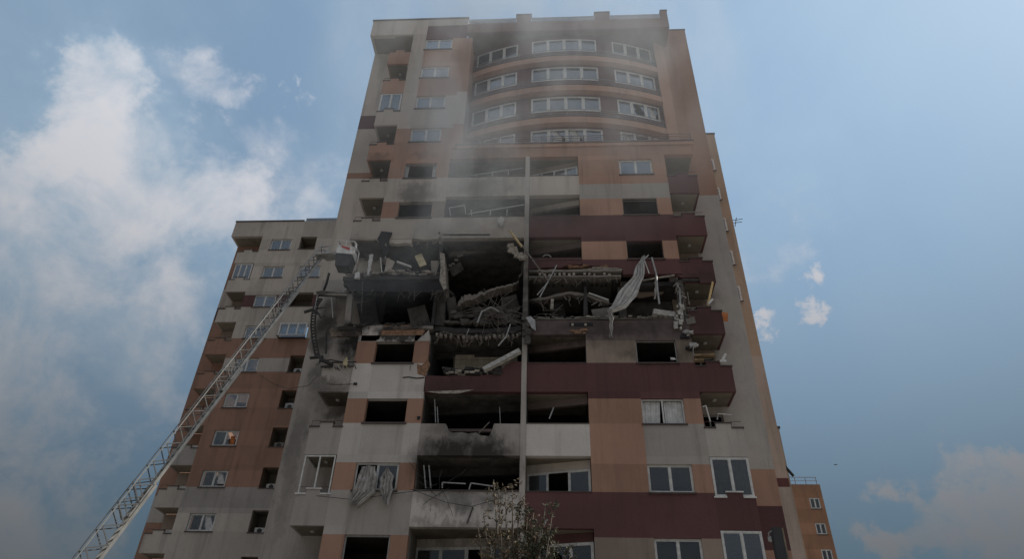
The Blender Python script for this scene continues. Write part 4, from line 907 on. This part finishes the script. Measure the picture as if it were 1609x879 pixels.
heap('concrete', 545, 690, 430, 70, .03, .12, 'fine grey rubble among the boards of the upper left room', 30.2, .8)
heap('burnt_wall', 700, 815, 509, 60, .04, .14, 'sooty lumps on the sagging block floor left of the pillar')
mb = MB()
for i in range(7):
    p = at(705+i*4.5, 400+i*-4.2+random.uniform(-2, 2), 31.0); mb.chunk(p+Vector((0, 0, -1.1+.02*i)), .10, (1.3, .6, .8))
tag(mb.go('hanging_plaster_strip', 'concrete'), 'strip of broken plaster hanging diagonally in the dark central opening', 'plaster', kind='stuff')
for a, b, lb in (((640, 423), (655, 433), 'dark beam end lying at the right foot of the white board'), ((690, 412), (684, 432), 'short leaning lath beside the standing wall end in the upper left room'), ((559, 430), (563, 414), 'stick leaning by the balcony window in the upper left room')):
    thing(MB().beam(at(*a, 30.1), at(*b, 30.1), .06, .05), 'loose_stick', 'concrete', lb, 'stick')
for pts, lb in (([(408, 590), (430, 604), (455, 612), (485, 606), (500, 590)], 'thin dark cable looping across the seam between the left block and the burnt tower'),
               ([(497, 780), (555, 786), (610, 778), (655, 772)], 'thin cable sagging under the window with the two hanging curtains'),
               ([(655, 773), (700, 790), (740, 797), (790, 783)], 'thin cable sagging across the grey parapet under the burnt opening')):
    thing(MB().tube([at(x, y, 29.9) for x, y in pts], .014, 4), 'loose_cable', 'steel_dark', lb, 'cable')
# bent frames in the upper central loggias
mb = MB(); P_ = [at(708, 339, 30), at(706, 327, 30), at(730, 323, 30), at(732, 337, 30)]
for i in range(3): mb.beam(P_[i], P_[i+1], .05, .05)
thing(mb, 'bent_window_frame', 'alu', 'loose tilted window frame at the left of the upper burnt loggia', 'window frame')
mb = MB()
for a, b in (((735, 337), (745, 334)), ((742, 344), (740, 330)), ((769, 343), (771, 332)), ((796, 341), (797, 329)), ((725, 343), (820, 343)), ((730, 345), (772, 345)), ((737, 336), (823, 322))): mb.beam(at(*a, 30.05), at(*b, 30.05), .05, .05)
thing(mb, 'bent_window_frame', 'alu', 'long collapsed window frame along the parapet of the upper burnt loggia', 'window frame')
mb = MB()
for a, b in (((733, 281), (800, 280)), ((740, 276), (823, 264)), ((773, 281), (774, 271)), ((798, 280), (799, 268)), ((748, 281), (748, 275))): mb.beam(at(*a, 30.4), at(*b, 30.4), .05, .05)
thing(mb, 'bent_window_frame', 'alu', 'slanting white window frame in the smoke-veiled loggia under the long terrace', 'window frame')
mb = MB()
for a, b in (((695, 768), (695, 759)), ((695, 759), (732, 761)), ((740, 760), (775, 765)), ((740, 760), (737, 770))): mb.beam(at(*a, 30.1), at(*b, 30.1), .045, .05)
thing(mb, 'bent_window_frame', 'alu', 'grey broken frame lying in the sooty opening above the grey parapet', 'window frame')
thing(MB().tube([at(853, 404, 29.95), at(856, 401, 29.95), at(862, 401, 29.95), at(866, 404.5, 29.95)], .035, 5), 'bent_pipe', 'alu', 'small white hoop lying on the maroon ledge right of the pillar', 'hoop')
thing(MB().beam(at(1104, 640, 29.9), at(1109, 642-4, 29.9), .04, .04).beam(at(1109, 638, 29.9), at(1116, 663, 29.9), .05, .05), 'bent_frame_bar', 'white_frame', 'thin white bent frame sticking up from the grey right balcony', 'window bar')
thing(MB().tube([at(1127, 660, 29.95), at(1128, 651, 29.95), at(1150, 653, 29.95)], .03, 5), 'bent_frame_bar', 'alu', 'bent pale bar over the middle notch of the grey right balcony', 'window bar')
thing(MB().chunk(at(1057, 564.5, 29.93), .12, (1.4, .6, .5)), 'white_scrap', 'cloth', 'white scrap on the sill of the empty black window above the maroon band', 'scrap')

# ================================================================== BUILDING BEHIND, LEFT (parallel front at Y=49.2)
YB = 49.2; r_ = YB/30.
bx = lambda x: x*r_
bz = lambda z: 1.6+(z-1.6)*r_
lb = empty('apartment_block', (-24, 56, 0), 'lower beige and brown apartment block standing behind the ladder at left', 'apartment building')
TB = lambda k: 42.35-SP*k
BB_ = lambda k: TB(k)-1.28
SB = lambda k: TB(k)+.40
def lwall(x0, x1, z0, z1, mat, y0=YB, y1=YB+.3, name='wall_panel'): return box(name, x0, x1, y0, y1, z0, z1, mat, lb)
M0, M1 = bx(-16.02), bx(-14.82)
A0, A1 = bx(-17.62), bx(-16.62)
N0, N1 = -23.45, -20.35
RX = -16.0
w_col = ['beige', 'beige', 'maroon', 'beige', 'grey', 'rust', 'rust', 'rust', 'beige', 'beige', 'beige', 'beige']
s_col = ['beige', 'beige', 'beige', 'rust', 'rust', 'rust', 'rust', 'grey', 'beige', 'beige', 'beige', 'beige']
sec = {0: (-23.5, -21.95, 'o'), 1: (-22.9, -20.9, 'w'), 2: (-23.2, -21.0, 'o'), 3: (-23.15, -20.75, '3'), 4: (-21.7, -20.5, 'o'), 5: (-21.7, -20.5, 'o'), 6: (-21.7, -20.5, 'o'), 7: (-21.7, -20.5, 'o'), 8: (-21.7, -20.5, 'o'), 9: (-21.7, -20.5, 'o'), 10: (-21.7, -20.5, 'o'), 11: (-21.7, -20.5, 'o')}
for k in range(0, 12):
    z0, z1, sk, su = BB_(k), TB(k), SB(k+1), SB(k)
    a, b, kind = sec[k]
    zb2 = z0-.1 if kind == 'o' and k > 3 else z0
    zt2 = z1+.25 if kind == 'o' else z1
    wc, scl = w_col[k], s_col[k]
    if k == 0: su = 44.55
    upc = s_col[k-1] if k else 'beige'
    lwall(A1, M0, z0, z1, wc if k != 4 else 'beige'); lwall(M1, a, z0, z1, wc); lwall(b, RX, z0, z1, wc)
    if zb2 < z0: lwall(A1, a, sk, z0, scl); lwall(a, b, sk, zb2, scl); lwall(b, RX, sk, z0, scl); 
    else: lwall(A1, a, sk, z0, scl if not k == 4 else 'rust'); lwall(a, RX, sk, z0, scl)
    if zt2 > z1: lwall(A1, a, z1, su, upc); lwall(a, b, zt2, su, upc); lwall(b, RX, z1, su, upc)
    else: lwall(A1, RX, z1, su, upc)
    cur = {2: [(0, .14, 0)], 6: [(.05, .45, .0)], 7: [(.1, .5, .0), (.55, .9, .2)], 8: [(.1, .45, 0), (.5, .95, 0)]}.get(k)
    window(lb, (M0, YB), (M1, YB), z0, z1, 2, curtain=cur, fr=.09, state='gg' if k < 6 else 'gx')
    if k == 6: MB().box(M0+1.25, M0+1.6, YB+.35, YB+.4, z0+.15, z0+.95).go('orange_cloth', 'orange_cloth', lb)
    if kind == 'w': window(lb, (a, YB), (b, YB), z0, z1, 2, gl='glass_blue', fr=.09)
    if kind == '3': window(lb, (a, YB-.35), (b, YB-.35), z0+.05, z1+.05, 3, fr=.09, inset=0); MB().box(a, b, YB-.30, YB-.002, z0-.08, z0-.02).go('window_box', 'coping', lb)
    if kind == 'o':
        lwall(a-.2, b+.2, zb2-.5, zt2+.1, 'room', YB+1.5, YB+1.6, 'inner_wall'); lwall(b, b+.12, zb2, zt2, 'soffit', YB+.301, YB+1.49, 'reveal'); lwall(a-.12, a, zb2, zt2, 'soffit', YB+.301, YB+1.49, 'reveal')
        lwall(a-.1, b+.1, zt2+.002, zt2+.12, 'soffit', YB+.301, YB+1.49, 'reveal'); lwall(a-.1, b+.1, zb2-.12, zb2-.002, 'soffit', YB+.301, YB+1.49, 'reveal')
        box('window_sill', a-.05, b+.05, YB-.05, YB+.28, zb2-.002, zb2+.05, 'coping', lb)
        if k >= 4:      # outdoor air-conditioning unit on the ledge
            hh = random.uniform(.42, .66); jx = random.uniform(-.12, .05); u = box('air_conditioner', b-.85+jx, b-.10+jx, YB+.4, YB+.8, zb2+.06, zb2+.06+hh, random.choice(['ac_white', 'concrete', 'alu']), lb)
            n = 14; vs = [(b-.47+jx+.18*math.cos(6.283*i/n), yy, zb2+.06+hh*.5+.18*math.sin(6.283*i/n)) for yy in (YB+.37, YB+.398) for i in range(n)]
            mesh('fan_grille', vs, [tuple(range(n)), tuple(range(n, 2*n))[::-1]]+[(i, i+n, (i+1) % n+n, (i+1) % n) for i in range(n)], 'steel_dark', u)
    lwall(M0-.2, M1+.2, z0-.4, z1+.2, 'room', YB+2.2, YB+2.3, 'inner_wall')
    # balcony
    pm = ['beige', 'beige', 'beige', 'rust', 'rust', 'rust', 'grey', 'beige', 'beige', 'beige', 'beige', 'beige'][k]
    bl = balcony(A0-.3, A1-.003, k, pm, -1, yf=YB, yb=YB+1.65, par=lb, SS=SB, BB=BB_)
    if k == 1: window(lb, (A0-.1, YB+.02), (A1-.1, YB+.02), z0-.15, su-.1, 3, sill=False, inset=0)
    lwall(A0-.28, A1+.1, sk+.25, su-.01, 'rust' if k in (0, 4, 5, 6) else 'taupe', YB+1.66, YB+1.9, 'inner_wall')
    if k > 1: u = box('air_conditioner', A1-.75, A1-.15, YB+.5, YB+.85, z0-.3, z0+.22, 'ac_white', lb)
zq = lambda py, px: at(px, py, YB+1.65).z
spec = [(SB(0)+.5, 'rust'), (zq(455, 345), 'beige'), (zq(484, 338), 'maroon'), (zq(504, 332), 'rust'), (zq(780, 252), 'grey'), (zq(822, 232), 'rust')]
for i, (z1_, mt_) in enumerate(spec): lwall(-30.35, A0-.2, spec[i+1][0] if i+1 < len(spec) else 0, z1_, mt_, YB+1.65, YB+1.95)
lwall(-30.35, -30.05, 0, 44, 'rust', YB+1.96, 62, 'side_wall')
lwall(bx(-18.5), A1, SB(0), 44.55, 'beige'); box('soffit', bx(-18.5)+.02, A1, YB+.302, YB+1.95, SB(0)+.02, SB(0)+.2, 'soffit', lb); lwall(bx(-18.5), bx(-18.5)+.2, SB(0), 44.55, 'beige', YB+.301, YB+1.9, 'bay_return')
box('coping', bx(-18.52), -23.6, YB-.06, YB+.36, 44.553, 44.68, 'coping', lb); box('clear_screen', -23.5, RX, YB+.1, YB+.13, 44.56, 45.0, 'clear_panel', lb)
lwall(-30, RX, 44.0, 44.3, 'concrete', YB+.305, 62, 'roof_slab')
window(lb, (-20.3, YB-.0), (-19.75, YB), TB(0)-1.1, TB(0)+.1, 1, fr=.09, inset=-.12)

# ================================================================== BUILDINGS BEHIND, RIGHT
YC = 41.0; rc = YC/30
rb = empty('rear_tower', (12, 46, 0), 'narrow pale peach tower rising directly behind the right side of the burnt one', 'apartment building')
XC1 = 10.30*rc; zc = lambda py, px: at(px, py, YC).z
sp_ = [(zc(211, 1117), 'tan'), (zc(560, 1195), 'beige'), (zc(752, 1230), 'maroon'), (zc(766, 1235), 'grey')]
for i, (z1_, mt_) in enumerate(sp_): box('wall_panel', 11.8 if True else 0, XC1, YC, YC+6, sp_[i+1][0] if i+1 < len(sp_) else 0, z1_, mt_, rb)
box('coping', 11.8, XC1+.05, YC-.05, YC+6.02, zc(211, 1117)+.003, zc(211, 1117)+.15, 'coping', rb)
for k in range(0, 5):
    zt = zc(252, 1124)-SP*k
    if zt < 8: break
    window(rb, (12.9, YC-.13), (13.52, YC-.13), zt-1.3, zt, 1, inset=-.02, fr=.09)
mb = MB(); pA = at(1155, 356, YC+.5)
tag(MB().tube([pA, pA+Vector((.25, 0, .9))], .03, 5).tube([pA+Vector((-.2, 0, .6)), pA+Vector((.7, 0, .75))], .025, 5).tube([pA+Vector((-.1, 0, .35)), pA+Vector((.6, 0, .45))], .025, 5).go('antenna', 'steel_dark'), 'small aerial sticking out from the edge of the narrow rear tower', 'antenna')
YD0 = 55.; rw_ = empty('rear_wing', (17, 58, 0), 'low pale wing stepping out beyond the foot of the rear tower', 'building')
xd = at(1224, 674, YD0); xe = at(1240, 745, YD0)
box('wall_panel', 14.5, xd.x, YD0, YD0+5, 0, xd.z, 'tan', rw_); box('coping', 14.5, xd.x+.1, YD0-.05, YD0+5, xd.z+.003, xd.z+.2, 'coping', rw_)
thing(MB().beam(at(1228, 728, 54.5), at(1247, 749, 54.5), .22, .14), 'broken_bracket', 'steel_dark', 'dark bracket slanting off the edge of the low rear wing', 'bracket')
YO = 93.; ob = empty('orange_building', (33, 98, 0), 'orange block with small windows at the lower right', 'building')
po = at(1288, 762, YO); xo0 = 24.; xo1 = po.x
wins = []
zwt = at(1272, 783, YO).z; 
px0, px1 = at(1271, 783, YO).x, at(1287, 783, YO).x
edges_z = [po.z]
for k in range(9):
    zt = zwt-3.3*k; wins.append((zt-1.45, zt))
zc_ = po.z
for (z0_, z1_) in wins:
    if z0_ < 1: break
    box('wall_panel', xo0, xo1, YO, YO+10, z1_, zc_, 'orange', ob); box('wall_panel', xo0, px0, YO, YO+10, z0_, z1_, 'orange', ob); box('wall_panel', px1, xo1, YO, YO+10, z0_, z1_, 'orange', ob)
    window(ob, (px0, YO), (px1, YO), z0_, z1_, 2, fr=.12, inset=.05, curtain=[(.05, .95, 0)]); box('inner_wall', px0, px1, YO+1, YO+1.1, z0_, z1_, 'room', ob); zc_ = z0_
box('wall_panel', xo0, xo1, YO, YO+10, 0, zc_, 'orange', ob)
mb = MB(); mb.box(xo0, xo1-.2, YO+.2, YO+.25, po.z+1.0, po.z+1.08).box(xo0, xo1-.2, YO+.2, YO+.25, po.z+.55, po.z+.6)
for i in range(8): x = xo1-.3-i*1.4; mb.box(x, x+.08, YO+.26, YO+.32, po.z, po.z+1.08)
mb.go('roof_railing', 'alu', ob)

# ================================================================== AERIAL LADDER with rescue basket
Pb = at(520, 396, 27.6); Pa = at(155, 879, 23.5)
dl = (Pb-Pa).normalized(); base = Pa-dl*((Pa.z-2.2)/dl.z)
lad = empty('aerial_ladder', base, 'long raised fire-service ladder leaning across the left block up to the burnt tower', 'fire ladder')
side = Vector((dl.y, -dl.x, 0)); side = (Vector((0, 0, 1)).cross(dl)).normalized(); upl = dl.cross(side).normalized()
if upl.z < 0: upl = -upl
Ltot = (Pb-base).length
# the ladder is carried a little skew, so its right beam shows below the left one
secs = [(0, .36, .66, .64), (.30, .62, .60, .56), (.56, .84, .54, .48), (.78, 1.0, .46, .40)]
for si, (t0, t1, wd, ht) in enumerate(secs):
    a = base+dl*(Ltot*t0)+upl*(.07*si); b = base+dl*(Ltot*t1)+upl*(.07*si)
    sec_o = MB()
    for sgn in (-1, 1):
        o_ = side*(sgn*wd/2)
        sec_o.beam(a+o_, b+o_, .07, .10, upl)
    S0 = sec_o.go('ladder_section', 'ladder_paint', lad)
    tb = MB()
    ln = (b-a).length; n = int(ln/.75)
    for sgn in (-1, 1):
        o_ = side*(sgn*(wd/2+.0)); tb.beam(a+o_+upl*ht, b+o_+upl*ht, .035, .035, upl)
    tb.go('handrail', 'ladder_paint', S0)
    tb = MB()
    for sgn in (-1, 1):
        o_ = side*(sgn*(wd/2))
        for i in range(n):
            p = a.lerp(b, i/n)+o_; q = a.lerp(b, (i+.5)/n)+o_; r = a.lerp(b, (i+1)/n)+o_
            tb.beam(p+upl*.07, q+upl*(ht-.03), .03, .035, upl).beam(q+upl*(ht-.03), r+upl*.07, .03, .035, upl)
    tb.go('lattice', 'ladder_dark', S0)
    nr = int(ln/.32)
    first = None
    for i in range(nr):
        p = a.lerp(b, (i+.5)/nr)
        if first is None: first = MB().tube([p-side*(wd/2-.05), p+side*(wd/2-.05)], .03, 6).go('rung', 'ladder_dark', S0); p0 = p; continue
        o = first.copy(); COL.objects.link(o); o.location = first.location+(p-p0)
# basket
bk = MB(); 
def bq(px, py, y=27.4): return at(px, py, y)
f = [bq(536, 389), bq(553, 395), bq(554, 403), bq(533, 399)]
dpt = Vector((0, -1.0, 0))
bc = (f[0]+f[2])/2
hx = Vector((1, 0, -.12)).normalized()*.62; hz = Vector((.0, 0, 1)).normalized()
ctr = at(544, 403, 27.0)
def bp3(u, v, z): u *= .84; v *= .84; z *= .88; return ctr+Vector((u, v, z-.12*u))
bs = MB()
bs.add([bp3(*q) for q in ((-.50, -.45, -.12), (.50, -.45, -.12), (.50, .45, -.12), (-.50, .45, -.12), (-.50, -.45, .42), (.50, -.45, .42), (.50, .45, .42), (-.50, .45, .42))], BF)
bk_o = bs.go('basket', 'basket_white', lad)
bs = MB()
bs.add([bp3(*q) for q in ((-.42, -.40, -.95), (.42, -.40, -.95), (.42, .40, -.95), (-.42, .40, -.95), (-.50, -.44, -.125), (.50, -.44, -.125), (.50, .44, -.125), (-.50, .44, -.125))], BF)
bs.go('basket_floor', 'basket_base', bk_o)
rl = MB()
for v in (-.44, .44):
    rl.tube([bp3(-.5, v, .42), bp3(-.5, v, .80), bp3(.48, v, .80), bp3(.60, v, .62), bp3(.58, v, -.1)], .03, 6).tube([bp3(0, v, .42), bp3(0, v, .80)], .022, 5)
rl.tube([bp3(-.5, -.44, .8), bp3(-.5, .44, .8)], .03, 6).tube([bp3(.48, -.44, .8), bp3(.48, .44, .8)], .03, 6).tube([bp3(.66, -.44, .25), bp3(.66, -.44, .62), bp3(.48, -.44, .8)], .03, 6)
rl.go('basket_rail', 'basket_white', bk_o)
mb = MB(); mb.add([bp3(*q) for q in ((-.25, -.47, .30), (.3, -.47, .12), (.3, -.455, .12), (-.25, -.455, .30), (-.25, -.47, .42), (.3, -.47, .32), (.3, -.455, .32), (-.25, -.455, .42))], BF).go('red_stripe', 'red_paint', bk_o)
MB().beam(Pb-dl*.6+upl*.1, bp3(-.45, 0, 0), .5, .14).beam(Pb-dl*.9+upl*.45, bp3(-.5, 0, .1), .4, .08).go('basket_arm', 'ladder_paint', bk_o)
MB().box(base.x-1, base.x+1, base.y-1, base.y+1, .9, 2.25).go('turntable', 'red_paint', lad)

# ================================================================== TREE (its top shows in front of the tower)
def tree(base, H, spec, label):
    t = empty('tree', base, label, 'tree')
    tips = []; wood = MB()
    wood.tube([base, base+Vector((.05, 0, H*.35)), base+Vector((-.05, .05, H*.72))], .16, 8, .07)
    leader = base+Vector((-.05, .05, H*.72))
    br = MB()
    for i, (dx, dz, sp, dens) in enumerate(spec):
        tip = base+Vector((dx, random.uniform(-.5, .5), dz))
        st = base+Vector((0, 0, random.uniform(.45, .7)*H)); mid = st.lerp(tip, .5)+Vector((dx*.25, random.uniform(-.2, .2), -.1))
        br.tube([st, mid, tip], .045, 6, .010)
        for j in range(int(22*sp)):
            s = random.uniform(.25, 1); p = (st.lerp(mid, s*2) if s < .5 else mid.lerp(tip, s*2-1))
            d = Vector((random.uniform(-1, 1), random.uniform(-1, 1), random.uniform(.0, 1.1))).normalized(); ln = random.uniform(.25, .6)*sp
            q = p+d*ln*.5+Vector((0, 0, .04)); e = p+d*ln
            br.tube([p, q, e], .010, 4, .003); tips.append((p, q, e, dens, i))
    wood.go('trunk', 'bark', t); br.go('branches', 'bark', t, True)
    return t, tips
plain('leaf_dry', (.105, .075, .04), .8, 0, .55, 9.); plain('leaf_green', (.045, .055, .028), .8, 0, .5, 9.); plain('leaf_tan', (.15, .115, .07), .8, 0, .5, 9.)
TY = 19.0; tb_ = at(812, 879, TY); tbase = Vector((tb_.x, TY, 0))
def off(px, py): p = at(px, py, TY); return p.x-tbase.x, p.z
spec = []
for px, py, sp, dn in ((775, 752, .55, 'leaf_tan'), (793, 758, .6, 'leaf_dry'), (806, 768, .7, 'leaf_tan'), (785, 780, .8, 'leaf_dry'), (815, 792, .9, 'leaf_dry'), (838, 800, .9, 'leaf_green'), (858, 795, .9, 'leaf_green'), (868, 815, .9, 'leaf_green'), (828, 815, 1., 'leaf_green'), (845, 830, 1., 'leaf_dry'),
                       (760, 808, .6, 'leaf_tan'), (752, 830, .7, 'leaf_tan'), (775, 835, .9, 'leaf_dry'), (800, 845, 1., 'leaf_tan'), (865, 850, .9, 'leaf_dry'), (890, 868, .8, 'leaf_green'), (755, 860, .8, 'leaf_tan'), (790, 872, 1.1, 'leaf_dry'), (835, 870, 1.1, 'leaf_green'), (905, 900, .8, 'leaf_green'), (745, 900, .9, 'leaf_dry'), (820, 925, 1.2, 'leaf_green'), (780, 950, 1.2, 'leaf_dry'), (870, 950, 1.2, 'leaf_green')):
    dx, z = off(px, py); spec.append((dx, z, sp, dn))
t_, tips = tree(tbase, max(s[1] for s in spec), spec, 'half-dry treetop with sparse brown and green leaves in front of the grey parapet')
lv = {'leaf_dry': MB(), 'leaf_green': MB(), 'leaf_tan': MB()}
for (p, q, e, dn, i) in tips:
    kk = {'leaf_dry': 11, 'leaf_green': 19, 'leaf_tan': 9}[dn]
    for j in range(kk):
        c = (p.lerp(q, random.random()) if random.random() < .4 else q.lerp(e, random.random()))+Vector([random.gauss(0, .045) for _ in range(3)])
        a = Vector([random.gauss(0, 1) for _ in range(3)]).normalized(); b = a.orthogonal().normalized(); b = Matrix.Rotation(random.uniform(0, 6.28), 3, a) @ b
        n_ = a.cross(b); L_ = random.uniform(.032, .070); W_ = L_*random.uniform(.3, .5)
        mt_ = dn if random.random() < .75 else random.choice(list(lv))
        lv[mt_].add([c-b*L_, c+n_*W_*1.0, c+b*L_, c-n_*W_], [(0, 1, 2, 3)])
for k_, mb in lv.items(): mb.go('crown', k_, t_)['kind'] = 'stuff'
thing(MB().tube([at(846, 879, 19.2), at(847, 850, 19.2), at(850, 832, 19.2), at(860, 817, 19.2)], .045, 8, .03), 'bent_pipe', 'alu', 'pale curved pipe rising through the right side of the treetop', 'pipe')

# ================================================================== POST at the lower right
pt = at(1218, 832, 13.0)
po_ = empty('street_post', (pt.x, 13.0, 0), 'dark square post rising at the lower right, with a light right edge', 'post')
wpx = .085
MB().box(pt.x-wpx, pt.x+wpx, 12.9, 13.05, 0, pt.z).go('shaft', 'post_dark', po_); MB().box(pt.x+wpx+.001, pt.x+wpx+.03, 12.9, 13.03, 0, pt.z-.01).go('edge_strip', 'post_edge', po_)
q_ = at(1209, 848, 12.95); MB().chunk(q_, .035, (1, .6, 1.6)).tube([q_, q_+Vector((0, 0, .10)), (pt.x-wpx, 12.95, q_.z+.14)], .01, 5).go('hanging_fitting', 'alu', po_)
bd = at(1313, 731, 60)
tag(MB().chunk(bd, .06, (2, 1, .5)).tube([bd+Vector((-.16, 0, .03)), bd, bd+Vector((.16, 0, .03))], .02, 4).go('bird', 'steel_dark'), 'tiny dark bird in the blue sky right of the towers', 'bird')

# ================================================================== SMOKE drifting up the front
def smoke(name, x0, x1, y0, y1, z0, z1, dens, prof, label, col=(.88, .94, 1.0)):
    mt = bpy.data.materials.new(name); mt.use_nodes = True; t = mt.node_tree; t.nodes.clear(); g = G(t)
    o = g.n('ShaderNodeOutputMaterial'); pv = g.n('ShaderNodeVolumePrincipled'); geo = g.n('ShaderNodeNewGeometry'); P = geo.outputs['Position']
    sp = g.n('ShaderNodeSeparateXYZ'); g.l(P, sp.inputs[0]); x, y, z = sp.outputs
    acc = None
    for (cx, cz, rx, rz, s) in prof:
        dx = g.m('DIVIDE', g.m('SUBTRACT', x, cx), rx); dz = g.m('DIVIDE', g.m('SUBTRACT', z, cz), rz)
        v = g.m('MULTIPLY', g.rng(g.m('ADD', g.m('MULTIPLY', dx, dx), g.m('MULTIPLY', dz, dz)), 0, 1, 1, 0), s)
        acc = v if acc is None else g.m('ADD', acc, v)
    ym = g.m('MULTIPLY', g.rng(y, y0, y0+1.2), g.rng(y, y1-.0, y1-.5, .3, 1))
    n = g.noise(P, .30, 5, .62, (1, 1, .55)); nn = g.rng(n, .36, .66, .30, 1.75)
    pv.inputs['Color'].default_value = (*col, 1); pv.inputs['Anisotropy'].default_value = .0
    g.l(g.m('MULTIPLY', g.m('MULTIPLY', g.m('MULTIPLY', acc, nn), ym), dens), pv.inputs['Density'])
    g.l(pv.outputs[0], o.inputs['Volume']); M[name] = mt
    b = box(name, x0, x1, y0, y1, z0, z1, name); tag(b, label, 'smoke', kind='stuff'); return b
smoke('smoke', -15, 12, 25.0, 29.0, 18, 53, .030,
      [(-5.8, 37, 2.4, 11, 1.5), (-3.5, 46, 5.5, 8, .65), (-5, 29.0, 5, 6.5, 1.5), (1.5, 42, 8, 9, .5), (-8.5, 22.5, 3.5, 3, 1.0), (-1, 45, 19, 24, 1.35)], 'thin grey smoke drifting up the front of the tower, with a veil added to lighten the top')  # last, widest ellipse is a haze veil added to lighten the upper facade
